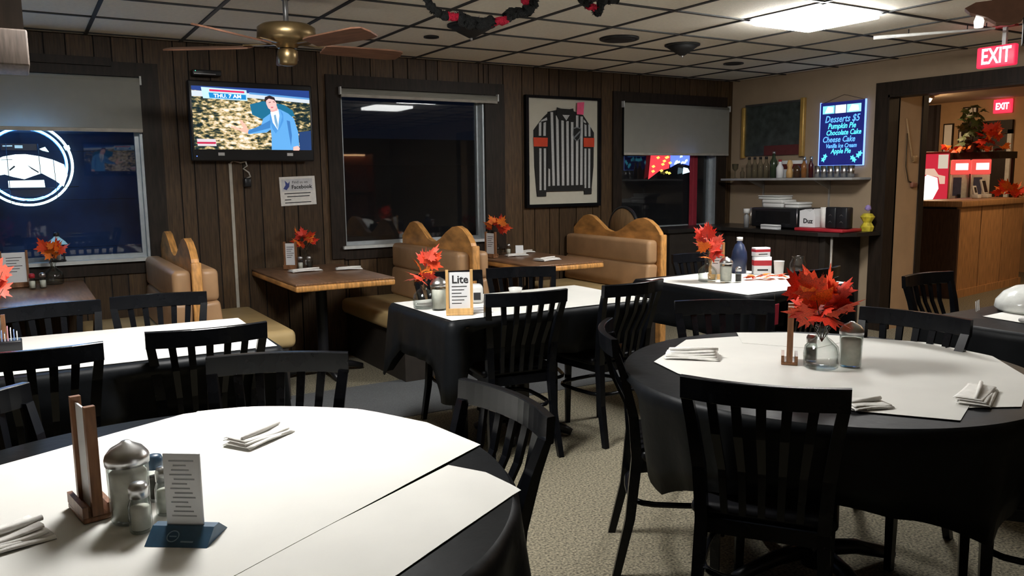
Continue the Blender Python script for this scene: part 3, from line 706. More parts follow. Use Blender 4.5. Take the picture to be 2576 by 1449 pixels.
# ------------------------------------------------------------------ ceiling things
fn = root('ceiling_fan', 'brass ceiling fan with brown blades hanging in front of the television', 'fan', (1.30, 4.45, H))
B().lathe([(.065, 0), (.06, -.03), (.02, -.05), (.014, -.055), (.014, -.16), (.02, -.17)], 20).build('downrod', M('dull pewter', (.2, .2, .2), .4, metal=.8), fn)
B().lathe([(.03, -.165), (.13, -.18), (.152, -.195), (.155, -.25), (.13, -.27), (.06, -.285), (.05, -.3)], 32).build('motor_housing', brass, fn)
B().lathe([(.03, -.295), (.05, -.31), (.055, -.33), (.05, -.38), (.03, -.39), (0, -.392)], 24).build('light_fitter', brass, fn)
bl = M('fan blade wood', (.16, .075, .045), .5, var=.3, scale=6, stretch=(1, 8, 1))
for k in range(5):
    a = math.radians(-70+72*k); m = Matrix.Rotation(a, 4, 'Z') @ Matrix.Rotation(-.24, 4, 'X')
    bo = B().prism([(.2, -.05), (.26, -.06), (.6, -.068), (.66, -.055), (.67, 0), (.66, .055), (.6, .068), (.26, .06), (.2, .05)], 'z', -.004, .004).build('blade', bl, fn); bo.matrix_local = Matrix.Translation((0, 0, -.29)) @ m
    B().box(.05, .24, -.012, .012, -.283, -.277, Matrix.Rotation(a, 4, 'Z')).build('blade_arm', brass, fn)
def speaker(label, x, y, r, cone):
    o = root('ceiling_speaker', label, 'speaker', (x, y, H), group='dark round ceiling speakers')
    blk = M('speaker grille', (.012, .012, .012), .6)
    B().lathe([(r, .003), (r, -.008), (r*.92, -.012)], 32).build('rim', blk, o)
    B().lathe([(r*.92, -.011), (r*.55, -.045 if cone else -.014), (.02, -.08 if cone else -.015), (0, -.082 if cone else -.015)], 32).build('grille', blk, o)
    if cone: B().lathe([(.008, -.075), (.008, -.095), (0, -.097)], 10).build('tip', metal_m, o)
speaker('flat dark round ceiling speaker left of the cone-shaped one', 3.85, 4.79, .145, False)
speaker('cone-shaped dark ceiling speaker nearest the light panel', 4.47, 4.79, .135, True)
speaker('cone-shaped dark ceiling speaker behind the garland', 2.65, 4.85, .16, True)
def vent(label, x, y, r):
    o = root('recessed_light', label, 'downlight', (x, y, H), group='small dark recessed ceiling lights')
    B().lathe([(r, .003), (r, -.006), (r*.8, -.006), (r*.7, .002)], 24).build('rim', black_plastic, o); B().lathe([(r*.8, -.004), (0, -.003)], 24).build('lens', groove, o)
vent('small dark recessed ceiling light above the middle window', 2.606, 5.366, .055); vent('small dark recessed ceiling light near the right corner', 5.616, 5.35, .09)
gk = M('black feather boa', (.01, .011, .011), .9, var=.3, scale=80, bump=1, bscale=150); gr = M('red feather boa', (.62, .012, .05), .9, var=.2, scale=80, bump=1, bscale=150)
def garland(label, segs, loc):
    r = root('garland', label, 'garland', loc); rg = random.Random(11)
    for nm, col, pts, rad in segs:
        P = []; N = len(pts)-1
        for k in range(N*6+1):
            t = k/6; i = min(int(t), N-1); u = t-i
            p0, p1, p2, p3 = [Vector(pts[max(0, min(N, i+d))]) for d in (-1, 0, 1, 2)]
            P.append(.5*(2*p1+(p2-p0)*u+(2*p0-5*p1+4*p2-p3)*u*u+(3*p1-p0-3*p2+p3)*u**3)-Vector(loc))
        vs_r = [rad*(1+.35*(rg.random()-.5)) for _ in P]
        bb = B().tube([p+Vector((rg.random()-.5, rg.random()-.5, rg.random()-.5))*rad*.4 for p in P], vs_r, 9)
        for p in P:
            for _ in range(6):
                d = Vector((rg.gauss(0, 1), rg.gauss(0, 1), rg.gauss(0, 1))).normalized(); a = p+d*rad*.7; c = p+d*rad*(1.15+.35*rg.random()); s2 = d.orthogonal().normalized()*rad*.35
                bb.add([a+s2, a-s2, c], [(0, 1, 2), (2, 1, 0)])
        bb.build(nm, col, r)
gy = 4.0
garland('black and red feather garland swagged under the ceiling, larger left loop', [
    ('black_tuft', gk, [(1.90, gy, 2.44), (1.93, gy, 2.36), (1.975, gy, 2.315), (2.04, gy, 2.30)], .022),
    ('red_tuft', gr, [(2.04, gy, 2.30), (2.105, gy, 2.30)], .022),
    ('black_tuft', gk, [(2.105, gy, 2.30), (2.15, gy, 2.285), (2.22, gy, 2.275), (2.31, gy, 2.295)], .032),
    ('red_tuft', gr, [(2.31, gy, 2.29), (2.41, gy, 2.315)], .024),
    ('black_tuft', gk, [(2.41, gy, 2.325), (2.46, gy, 2.355), (2.54, gy, 2.37), (2.57, gy, 2.40), (2.60, gy, 2.44)], .03),
    ('red_tuft', gr, [(2.53, gy, 2.41), (2.54, gy, 2.44)], .022)], (1.9, gy, H))
gy = 3.75
garland('black and red feather garland swagged under the ceiling, smaller right loop', [
    ('black_tuft', gk, [(2.73, gy, 2.44), (2.76, gy, 2.405), (2.80, gy, 2.385)], .025),
    ('red_tuft', gr, [(2.79, gy, 2.38), (2.845, gy, 2.375)], .02),
    ('black_tuft', gk, [(2.845, gy, 2.35), (2.87, gy, 2.36), (2.885, gy, 2.41), (2.93, gy, 2.425)], .022),
    ('red_tuft', gr, [(2.89, gy, 2.43), (2.935, gy, 2.435)], .02),
    ('black_tuft', gk, [(2.935, gy, 2.42), (3.0, gy, 2.435)], .022)], (2.73, gy, H))
ex = root('exit_sign', 'glowing red EXIT sign hanging from the ceiling at the wide opening', 'sign', (5.9, 3.175, H))
B().rbox(-.022, .022, -.135, .13, -.275, -.13, .012, 3).build('housing', M('exit red plastic', (.5, .03, .06), .4, var=.05, emit=.75, ecol=(1, .03, .1)), ex)
B().box(-.012, .012, -.06, -.035, -.131, 0).build('stem', white_paint, ex)
B().box(-.026, .026, -.12, .03, -.013, 0).build('canopy', red_m, ex)
text('exit_letters', 'EXIT', .15, E_('exit letters', (1, .75, .85), 3.2), ex, (-.0232, -.005, -.203), RB, sx=.66, bold=.0025, ext=.001)
rdp = root('ceiling_rod', 'white rod hung horizontally under the ceiling left of the EXIT sign', 'rod', (5.31, 3.73, 2.4))
d = Vector((5.72, 3.10, 2.4))-Vector((5.31, 3.73, 2.4))
B().tube([(0, 0, 0), tuple(d*.5), tuple(d)], [.014, .01, .007], 10).build('tube', M('white rod', (.85, .85, .82), .4), rdp)
for t in (.3, .78, .93): B().tube([tuple(d*t), tuple(d*t+Vector((0, 0, .04)))], .004, 6).build('hook', black_plastic, rdp)
lp = root('ceiling_lamp', 'brown wooden ceiling lamp with a white bulb at the top right corner', 'lamp', (3.70, 2.02, 2.115)); lp.scale = (.68, .68, .68)
B().prism([(-.16, .05), (-.13, .02), (-.03, -.02), (.02, -.055), (.1, -.065), (.16, -.05), (.2, .02), (.19, .08), (.05, .085), (-.1, .08)], 'y', -.06, .06, Matrix.Rotation(-1.05, 4, 'Z')).build('shade', M('copper brown lamp shade', (.16, .075, .045), .45, var=.15), lp)
B().lathe([(0, -.1), (.026, -.1), (.03, -.06), (.02, -.03), (.02, .0)], 16, Matrix.Rotation(-1.05, 4, 'Z') @ Matrix.Translation((-.075, 0, .03))).build('bulb', E_('lamp bulb', (1, .95, .85), 1.5), lp)
B().box(-.01, .3, -.05, .05, .083, .477, Matrix.Rotation(-1.05, 4, 'Z')).build('mount', trim_dark, lp)
B().box(.17, .3, -.06, .06, -.2, .083, Matrix.Rotation(-1.05, 4, 'Z')).build('bracket', trim_dark, lp)
bm_ = root('hanging_post', 'dark wooden post hanging from the ceiling at the upper left corner', 'post', (-.12, 3.06, H))
B().box(-.25, .175, -.06, .2, -.533, 0).build('shaft', trim_dark, bm_)
B().rbox(-.26, .183, -.068, .208, -.643, -.533, .006, 2).build('end_block', M('worn grey wood', (.1, .075, .06), .6, var=.35, scale=12, stretch=(8, 1, 1)), bm_)

# ------------------------------------------------------------------ small table things
def sugar_jar(label, x, y, z=ZT_+.0065, s=1, rz=0):
    r = root('sugar_jar', label, 'sugar jar', (x, y, z), rz, 'glass sugar jars with metal lids'); r.scale = (s, s, s)
    B().lathe([(.034, 0), (.037, .006), (.039, .118), (.036, .124), (.034, .122), (.0365, .11), (.034, .008), (0, .006)], 20).build('jar', glass, r)
    B().lathe([(.0325, .009), (.0352, .1), (.03, .104), (0, .106)], 20).build('sugar', sugar, r)
    B().lathe([(.041, .118), (.042, .13), (.04, .137), (.03, .15), (.012, .16), (.008, .164), (0, .165)], 24).build('lid', metal_m, r)
def shaker(label, x, y, z=ZT_+.0065, fill=sugar, cap=metal_m, s=1):
    r = root('shaker', label, 'shaker', (x, y, z), group='table salt and pepper shakers'); r.scale = (s, s, s)
    B().lathe([(.019, 0), (.021, .004), (.021, .055), (.017, .068), (.0165, .074), (.015, .072), (.0185, .052), (.0185, .006), (0, .004)], 12, smooth=True).build('jar', glass, r)
    B().lathe([(.0175, .007), (.0178, .05), (0, .052)], 12).build('contents', fill, r)
    B().lathe([(.018, .07), (.0185, .088), (.015, .097), (.006, .1), (0, .1)], 16).build('cap', cap, r)
pepper = M('pepper', (.03, .025, .02), .9, var=.3, scale=200)
def holder(label, x, y, rz, w=.13, h=.22, z=ZT_+.0065, wood=holder_wood, word=None, lines=6):
    r = root('menu_holder', label, 'menu holder', (x, y, z), rz, 'wooden menu card holders')
    b = B(); b.rbox(-w/2, w/2, -.028, .028, 0, .012, .003, 2).box(-w/2, w/2, -.028, -.018, .012, .034).box(-w/2, w/2, .018, .028, .012, .034); b.build('base', wood, r)
    for s in (-1, 1): B().box(s*(w/2-.007)-.007, s*(w/2-.007)+.007, -.01, .01, .012, h).build('upright', wood, r)
    c = B().box(-w/2+.013, w/2-.013, -.002, .002, .014, h-.012).build('card', card_m, r)
    for k in range(lines):
        t = h*.62-k*h*.075
        if word is None: t += h*.18
        B().box(-w*.28, w*(.28-.1*((k*7) % 3)), -.0026, -.0021, t, t+.004).build('text_line', ink, c)
    if word: text('card_word', word, .055, ink, c, (.004, -.0027, h*.78), RA, ext=.0003, bold=.001)
def leaf_mesh():
    o = [(0, -.1), (.06, 0), (.3, -.12), (.3, .02), (.55, .1), (.42, .18), (.62, .42), (.4, .38), (.3, .48), (.2, .42), (.22, .72), (.1, .66), (0, 1.0)]
    pts = o+[(-x, y) for x, y in o[-2:0:-1]]
    vs = [(0, .3, 0)]+[(x, y, -.22*abs(x)-.12*y*y) for x, y in pts]; n = len(pts)
    me = bpy.data.meshes.new('leaf'); me.from_pydata(vs, [], [(0, 1+k, 1+(k+1) % n) for k in range(n)])
    return me
LEAF = [leaf_mesh() for _ in range(4)]
for me, mm in zip(LEAF, leafs+[leaf_pink]): me.materials.append(mm)
def bouquet(label, x, y, z, rx, rz_, n, size, seed, zbase, cols=(0, 1, 2, 2)):
    r = root('maple_leaf_bouquet', label, 'leaf bouquet', (x, y, zbase), group='artificial maple leaf bouquets'); rg = random.Random(seed)
    for k in range(n):
        a = 2*PI*k/n*2.4+rg.random(); e = rg.random(); rad = rx*(.25+.6*rg.random()); hz = (z-zbase)+rz_*(1.5*rg.random()-.75)
        p = Vector((rad*math.cos(a), rad*math.sin(a), hz))
        o = bpy.data.objects.new('leaf', LEAF[cols[k % len(cols)]]); COL.objects.link(o); o.parent = r
        out = Vector((math.cos(a), math.sin(a), .3+1.1*(hz-(z-zbase))/max(rz_, .01)))
        q_ = out.to_track_quat('Y', 'Z'); o.rotation_mode = 'QUATERNION'
        from mathutils import Quaternion
        o.rotation_quaternion = q_ @ Quaternion((0, 1, 0), rg.uniform(-1.2, 1.2)) @ Quaternion((1, 0, 0), rg.uniform(.1, .9))
        s = size*(.75+.5*rg.random()); o.scale = (s, s, s); o.location = p-out.normalized()*s*.3
        if k % 4 == 0: B().tube([(0, 0, 0), tuple(p*.5+Vector((0, 0, hz*.12))), tuple(p)], .0015, 5).build('stem', stem_m, r)
def bottle(label, x, y, z=ZT_+.0065, s=1):
    r = root('glass_bottle', label, 'vase', (x, y, z), group='squat glass bottle vases'); r.scale = (s, s, s)
    B().lathe([(.05, 0), (.058, .006), (.06, .05), (.055, .078), (.035, .098), (.019, .11), (.017, .135), (.023, .142), (.023, .15), (.019, .15), (.014, .14), (.0145, .112), (.03, .094), (.05, .074), (.056, .05), (.054, .012), (0, .008)], 28).build('glass_body', glass, r)
def napkin(label, x, y, rz, L=.2, w=.1, z=ZT_+.0075, n=3):
    r = root('napkin_bundle', label, 'napkin', (x, y, z), rz, 'folded white napkin bundles'); rg = random.Random(int((x+9)*1000))
    for k in range(n):
        b = B(); N = 10; vs = []; fs = []
        for i in range(N+1):
            t = i/N; xx = (t-.5)*L*(1-.05*k)
            for yy, zz in ((-w/2, 0), (-w/2+.006, .004), (w/2-.01, .0045), (w/2, .001)): vs.append((xx+rg.uniform(-.002, .002), yy*(1-.06*k)+.004*k, zz+.003+.005*k+.003*math.sin(t*4+k)))
        for i in range(N):
            for j in range(3): a = i*4+j; fs.append((a, a+4, a+5, a+1))
        b.add(vs, fs, True); o = b.build('folded_layer', napkin_m, r, rot=(0, 0, rg.uniform(-.06, .06))); md = o.modifiers.new('t', 'SOLIDIFY'); md.thickness = .002
    B().tube([(-L*.42, -.01, .007+.005*n), (L*.1, 0, .007+.005*n), (L*.47, .01, .006+.005*n)], [.005, .007, .006], 8).build('rolled_fold', napkin_m, r)
# near left round table
holder('wooden menu holder seen edge-on at the left of the near round table', .075, 1.80, 1.75, .12, .235)
sugar_jar('glass sugar jar with domed metal lid on the near left round table', .142, 1.715)
shaker('salt shaker in front of the sugar jar on the near left round table', .152, 1.645)
shaker('dark blue-capped pepper shaker behind the sugar jar on the near left round table', .2, 1.80, fill=pepper, cap=M('blue cap', (.03, .07, .12), .35))
shaker('salt shaker behind the white card on the near left round table', .208, 1.71)
ch_ = root('card_stand', 'tall white card in a blue wedge base on the near left round table', 'card stand', (.222, 1.57, ZT_+.0065), -.62)
B().prism([(-.045, 0), (.045, 0), (.01, .026), (-.01, .026)], 'x', -.06, .06).build('base', blue_m, ch_)
pb_ = M('pale blue mark', (.2, .3, .4), .5); mk = Matrix.Translation((-.012, -.0278, .0132)) @ Matrix.Rotation(.64, 4, 'X')
B().tube([(.011*math.cos(2*PI*k/20), .011*math.sin(2*PI*k/20), .0006) for k in range(20)], .0012, 5, mk, closed=True).build('base_emblem', pb_, ch_); B().box(-.007, .007, -.001, .001, 0, .0008, mk).build('emblem_bar', pb_, ch_); B().box(.018, .042, -.012, -.009, 0, .0008, mk).build('emblem_bar', pb_, ch_)
cc = B().rbox(-.036, .036, -.003, .003, .02, .165, .002, 2).build('card', card_m, ch_)
for k in range(13): B().box(-.024+.004*((k*5) % 3), .024-.005*((k*3) % 4), -.0036, -.0031, .15-k*.009, .1525-k*.009).build('text_line', M('grey print', (.28, .29, .3), .6), cc)
napkin('curled napkin bundle at the far side of the near left round table', .49, 2.09, .55, .17, .09)
napkin('napkin bundle at the left edge of the near left round table', -.08, 1.72, .3, .16, .1, n=4)
# right round table
holder('dark wooden menu holder edge-on beside the maple leaf vase on the right round table', 2.33, 1.915, .7, .1, .21)
bottle('squat glass bottle vase holding the large maple leaf bouquet on the right round table', 2.355, 1.80)
bouquet('large red and orange maple leaf bouquet on the right round table', 2.355, 1.80, 1.0, .13, .09, 26, .105, 4, ZT_+.1, (0, 2, 1, 0, 2, 2, 0))
sugar_jar('glass sugar jar with metal lid on the right round table', 2.455, 1.755, s=.98)
shaker('small shaker hidden behind the bottle vase on the right round table', 2.41, 1.885)
napkin('stack of folded napkins at the left rim of the right round table', 2.10, 2.17, -.75, .2, .11, n=5)
napkin('crumpled napkin at the near rim of the right round table', 2.06, 1.42, -.3, .13, .1, n=2)
napkin('long folded napkin at the right rim of the right round table', 2.42, 1.29, .35, .24, .09)
# middle table
bottle('squat glass bottle vase on the middle table', 1.775, 3.82, s=.95)
bouquet('coral maple leaf bouquet on the middle table', 1.785, 3.83, .97, .1, .1, 15, .09, 9, ZT_+.1, (3, 1, 3, 2))
sugar_jar('tall white sugar jar on the middle table', 1.815, 3.72, s=1.05)
holder('pale pine menu holder reading Lite on the middle table', 1.835, 3.53, -.45, .135, .225, wood=oak_pale, word='Lite')
nd = root('napkin_dispenser', 'white napkin dispenser behind the menu holder on the middle table', 'dispenser', (2.09, 3.84, ZT_+.0065), -.45)
B().rbox(-.045, .045, -.05, .05, 0, .1, .02, 3).build('case', white_cer, nd); B().box(-.008, .03, -.0512, -.05, .02, .06).build('print', ink, nd)
ds = root('small_dish', 'small white dish behind the near chair on the middle table', 'dish', (2.45, 4.0, ZT_+.0065))
B().lathe([(.025, 0), (.036, .01), (.042, .035), (.038, .035), (.03, .012), (0, .01)], 20).build('bowl', white_cer, ds)
fc = root('flat_card', 'printed card lying on the middle table beside the menu holder', 'card', (1.98, 3.60, ZT_+.0075), -.3)
B().box(-.06, .06, -.09, .09, 0, .002).build('sheet', card_m, fc); B().box(-.04, .04, .04, .055, .002, .0025).build('print', ink, fc)
# long left table
cy_ = root('packet_caddy', 'black caddy of sugar packets on the long left table', 'caddy', (-.09, 3.80, ZT_+.0065))
B().rbox(-.055, .055, -.035, .035, 0, .045, .006, 2).build('tray', black_plastic, cy_)
for k in range(9): B().box(-.046+k*.0105, -.043+k*.0105, -.028, .028, .03, .075+.008*((k*3) % 4)).build('packet', [card_m, M('pink packet', (.7, .35, .4), .7), card_m, M('blue packet', (.2, .3, .55), .7)][k % 4], cy_)
holder('small menu holder at the left edge of the long left table', -.14, 3.95, -.1, .1, .13)
bottle('glass bottle vase cut off by the left edge on the long left table', -.16, 4.05)
bouquet('bright red leaf bouquet cut off by the left edge on the long left table', -.15, 4.05, .99, .1, .11, 16, .1, 21, ZT_+.1, (3, 2, 3))
# booth tables (top at .76)
zb = .763
holder('wide menu holder on the left booth table', -.06, 6.15, 0, .16, .24, zb)
shaker('red-capped packet pot on the left booth table', .03, 6.0, zb, fill=sugar, cap=red_m); shaker('white shaker on the left booth table', .09, 6.01, zb)
bottle('glass bottle vase on the left booth table', .16, 6.2, zb)
bouquet('orange and plum leaf bouquet on the left booth table', .15, 6.2, .985, .085, .06, 14, .085, 13, zb+.1, (1, 0, 1, 2))
ln = root('lantern', 'small lantern with a pale teal roof on the left window sill', 'lantern', (.2, YW-.0, ZS+.013))
B().lathe([(.05, 0), (.05, .01), (.045, .012)], 12).build('base', black_plastic, ln)
for a in range(4): B().box(-.042, -.034, -.042, -.034, .01, .12, Matrix.Rotation(a*PI/2, 4, 'Z')).build('post', black_plastic, ln)
B().lathe([(.09, .12), (.075, .135), (.03, .165), (.02, .175)], 4, Matrix.Rotation(PI/4, 4, 'Z'), smooth=False).build('roof', M('teal roof', (.35, .6, .62), .5), ln); B().lathe([(.02, .175), (.016, .2), (0, .205)], 10).build('finial', black_plastic, ln)
B().lathe([(.018, .012), (.018, .08), (0, .082)], 12).build('candle', white_cer, ln)
holder('narrow menu holder on the middle booth table', 1.74, 6.13, -.6, .1, .21, zb)
bottle('dark glass vase on the middle booth table', 1.88, 6.2, zb, .9)
bouquet('red leaf bouquet on the middle booth table', 1.88, 6.2, .99, .11, .07, 14, .085, 31, zb+.1, (0, 0, 2, 1))
shaker('salt shaker on the middle booth table', 1.80, 6.08, zb); shaker('pepper shaker on the middle booth table', 1.86, 6.06, zb, fill=pepper)
napkin('napkin bundle on the left half of the middle booth table', 1.79, 5.93, .1, .24, .1, zb, 2)
napkin('napkin bundle on the right half of the middle booth table', 2.1, 5.85, -.15, .2, .08, zb, 2)
holder('narrow menu holder on the right booth table', 3.42, 5.98, -1.25, .12, .22, zb)
bottle('dark glass vase on the right booth table', 3.60, 6.2, zb, .9)
bouquet('red leaf bouquet on the right booth table', 3.62, 6.2, 1.02, .12, .06, 12, .085, 41, zb+.1, (0, 2, 0, 1))
shaker('salt shaker on the right booth table', 3.67, 6.1, zb)
tn = root('table_tent', 'small white table tent on the right booth table', 'card', (3.77, 6.08, zb), -.4)
B().prism([(-.025, 0), (.025, 0), (.002, .08), (-.002, .08)], 'x', -.035, .035).build('folded_card', card_m, tn)
napkin('flat napkin beside the table tent on the right booth table', 3.68, 5.98, .0, .22, .07, zb, 2)
napkin('napkin bundle at the back of the right booth table', 3.92, 6.2, .1, .16, .08, zb, 2)
napkin('crumpled napkin pile at the near edge of the right booth table', 3.68, 5.5, .25, .22, .13, zb, 3)
# cluttered back table
bottle('squat glass bottle vase on the cluttered back table', 3.74, 3.74)
bouquet('red and orange leaf bouquet on the cluttered back table', 3.77, 3.76, 1.0, .085, .13, 18, .085, 51, ZT_+.1, (0, 3, 0, 1))
sugar_jar('glass sugar jar on the cluttered back table', 3.80, 3.64); shaker('pepper shaker on the cluttered back table', 3.87, 3.6, fill=pepper)
holder('pale menu holder on the cluttered back table', 3.88, 3.80, -.5, .1, .24, wood=oak_pale)
def carton(label, x, y, rz, c1, h=.11, w=.09, z=ZT_+.0065):
    r = root('carton', label, 'carton', (x, y, z), rz)
    B().rbox(-w/2, w/2, -.03, .03, 0, h, .003, 2).build('box', card_m, r); B().box(-w/2-.0006, w/2+.0006, -.0306, .0306, h*.5, h*.8).build('band', c1, r); B().box(-w*.3, w*.3, -.0312, -.0305, h*.2, h*.3).build('print', ink, r)
    return r
carton('red and white carton standing on the cluttered back table', 4.33, 3.82, -.6, red_m, .12, .12)
o = carton('tilted red carton on top of the other carton on the cluttered back table', 4.33, 3.83, -.6, red_m, .06, .11, ZT_+.1295); o.rotation_euler = (0, 0, -.35)
cu_ = root('paper_cup', 'white cup on the cluttered back table', 'cup', (4.34, 3.68, ZT_+.0065)); B().lathe([(.028, 0), (.035, .1), (.037, .1), (.033, .098), (.026, .004), (0, .004)], 20).build('cup_body', white_cer, cu_)
jr = root('glass_jar', 'clear glass jar on the cluttered back table', 'jar', (4.37, 3.55, ZT_+.0065)); B().lathe([(.05, 0), (.055, .09), (.04, .12), (.04, .14), (.037, .14), (.037, .12), (.05, .088), (.046, .006), (0, .005)], 24).build('glass_body', glass, jr)
wb_ = root('blue_bottle', 'dark blue bottle on the cluttered back table', 'bottle', (4.25, 3.95, ZT_+.0065)); B().lathe([(.05, 0), (.055, .1), (.05, .15), (.03, .2), (.018, .21), (.018, .24), (0, .24)], 20).build('bottle_body', M('dark blue plastic', (.02, .03, .07), .3), wb_); B().lathe([(.021, .225), (.021, .25), (0, .252)], 16).build('cap', white_cer, wb_)
ct = root('leaf_garland', 'flat orange and yellow leaf garland lying on the cluttered back table', 'garland', (4.13, 3.60, ZT_+.0065), -.5)
rg = random.Random(8)
for k in range(14):
    o = bpy.data.objects.new('leaf', LEAF[[1, 2, 1, 3][k % 4]]); COL.objects.link(o); o.parent = ct; o.location = (-.14+.02*k, rg.uniform(-.03, .03), .02+.006*(k % 3)); o.rotation_euler = (rg.uniform(-.3, .3), rg.uniform(-.3, .3), rg.uniform(0, 6)); o.scale = (.06,)*3
tg = root('red_tag', 'small red tag hanging on the near side of the cluttered back table', 'tag', (3.66, 3.125, .64))
B().prism([(-.034, .055), (.034, .06), (.03, -.06), (-.022, -.062)], 'y', -.004, 0).build('card', M('red tag card', (.4, .02, .05), .5, var=.2), tg); B().tube([(0, -.002, .055), (0, .004, .12)], .0012, 5).build('string', stem_m, tg)
# far right table
bw = root('wrapped_bowl', 'white wrapped bowl on the far right table', 'bowl', (4.19, 2.0, ZT_+.0065))
B().lathe([(.0, 0), (.15, 0), (.165, .015), (.16, .05), (.13, .09), (.08, .12), (.03, .13), (0, .131)], 28).build('bowl_body', M('white plastic wrap', (.62, .63, .6), .2, var=.1, bump=.4, bscale=18), bw)
pk = root('paper_packet', 'crumpled white and red packet on the far right table', 'packet', (3.95, 1.86, ZT_+.0065), .2)
B().rbox(-.12, .12, -.05, .05, 0, .02, .008, 2).build('wrap', M('crumpled wrap', (.6, .58, .56), .35, var=.2, scale=30, bump=.8, bscale=30), pk); B().box(-.05, .1, -.02, .03, .02, .022).build('print', red_m, pk)
fo = root('cutlery', 'white plastic cutlery at the back edge of the far right table', 'cutlery', (3.98, 2.15, ZT_+.0065), .3)
for k in range(3): B().sweep([(-.03+.03*k, 0, 0), (-.03+.032*k, .004, .03), (-.03+.034*k, .006, .05)], .008, .003).build('utensil', white_cer, fo)

# ------------------------------------------------------------------ bar counter, shelf and wall pieces at the right wall
bc = root('bar_counter', 'dark bar counter in the right corner', 'counter', (6.38, 5.45, 0))
top = M('dark counter top', (.02, .018, .016), .3, var=.2)
B().prism([(.315, -.93), (-.05, -.93), (-.2, -.86), (-.28, -.7), (-.28, .47), (-1.0, .47), (-1.0, .9), (.315, .9)], 'z', .885, .92).build('worktop', top, bc)
for k in range(9): B().box(-.215, -.2, -.66+k*.125, -.66+k*.125+.118, 0, .885).build('front_board', M('dark counter board', (.03, .02, .014), .5, var=.4, scale=9, stretch=(8, 8, 1), rnd=.3), bc)
B().box(-.2, .3, -.72, .89, 0, .885).build('carcass', booth_base, bc); B().box(-.95, -.2, .5, .89, 0, .885).build('carcass', booth_base, bc)
B().lathe([(.012, 0), (.012, .885)], 10).build('support_pipe', M('grey pipe', (.3, .28, .25), .4, metal=.5), bc, (-.19, -.78, 0))
zc = .922
mw = root('toaster_oven', 'black oven on the bar counter', 'oven', (6.38, 5.36, zc))
B().rbox(-.16, .2, -.28, .28, .015, .2, .012, 2).build('case', black_plastic, mw); B().box(-.163, -.16, -.2, .22, .05, .17).build('door', M('oven glass', (.01, .01, .011), .12), mw)
for s in (-.25, .25): B().box(-.1, -.06, s-.02, s+.02, 0, .016).build('foot', black_plastic, mw)
for k in range(2): B().tube([(-.165, -.28+.56*k, .02), (-.165, -.28+.56*k, .2)], .005, 6).build('edge_trim', metal_m, mw)
lb = carton('long white carton on the bar counter in front of the black oven', 6.15, 5.33, PI/2, M('grey print', (.28, .29, .3), .6), .045, .2, zc)
for k, (y, w, h, zz) in enumerate([(5.45, .24, .075, 0), (5.22, .16, .055, 0), (5.5, .26, .04, .077)]):
    fb = root('foam_box', ['large white foam box on top of the black oven', 'small white foam box on top of the black oven', 'white foam lid topmost above the black oven'][k], 'box', (6.4, y, zc+.201+zz), group='foam boxes on the oven')
    B().rbox(-.1, .1, -w/2, w/2, 0, h*.55, .01, 2).build('tray', white_cer, fb); B().rbox(-.105, .105, -w/2-.005, w/2+.005, h*.55, h, .01, 2).build('lid', white_cer, fb)
sb = root('spray_bottle', 'slim white-topped bottle left of the black oven', 'bottle', (6.22, 5.70, zc)); B().lathe([(.025, 0), (.027, .11), (.015, .13), (.015, .14)], 16).build('bottle_body', M('grey bottle', (.25, .25, .25), .4), sb); B().lathe([(.032, .14), (.032, .185), (0, .187)], 16).build('cap', white_cer, sb)
ty = root('serving_tray', 'red serving tray on the bar counter', 'tray', (6.32, 4.82, zc), .06); B().rbox(-.15, .15, -.25, .25, 0, .03, .008, 2).build('tray_body', red_m, ty)
zt2 = zc+.033
bx = root('tea_box', 'white box with black print on the red tray', 'box', (6.28, 4.97, zt2), .06)
B().prism([(-.075, 0), (.09, 0), (.09, .15), (.03, .165), (-.02, .14), (-.06, .17), (-.075, .1)], 'x', -.05, .05).build('carton', card_m, bx); text('box_word', 'Duz', .06, ink, bx, (-.0507, .0, .055), RB, ext=.0003, bold=.002)
tw = root('paper_towel_roll', 'white paper roll on the red tray', 'paper roll', (6.3, 4.83, zt2)); B().lathe([(.012, .0), (.045, 0), (.045, .185), (.012, .185)], 20).build('roll', napkin_m, tw)
for k in range(2):
    kg = root('black_canister', ['left black canister with silver marks on the red tray', 'right black canister with silver marks on the red tray'][k], 'canister', (6.28, 4.73-k*.115, zt2), .06)
    B().rbox(-.05, .05, -.054, .054, 0, .19, .012, 2).build('case', black_plastic, kg)
    for q2 in range(2): B().prism([(-.02, .05+q2*.06), (.0, .07+q2*.06), (.02, .05+q2*.06), (.0, .06+q2*.06)], 'x', -.0512, -.05).build('mark', metal_m, kg)
yb = root('yellow_flower_bag', 'yellow wrapped bunch at the end of the bar counter', 'bunch', (6.56, 4.58, zc)); B().lathe([(.05, 0), (.06, .04), (.035, .08), (.065, .13), (.04, .16), (0, .165)], 9, smooth=False).build('wrap', M('yellow wrap', (.55, .45, .04), .4, var=.4), yb); B().lathe([(0, .18), (.03, .2), (.02, .23), (0, .24)], 8).build('violet_bloom', M('violet bloom', (.3, .22, .5), .7), yb)
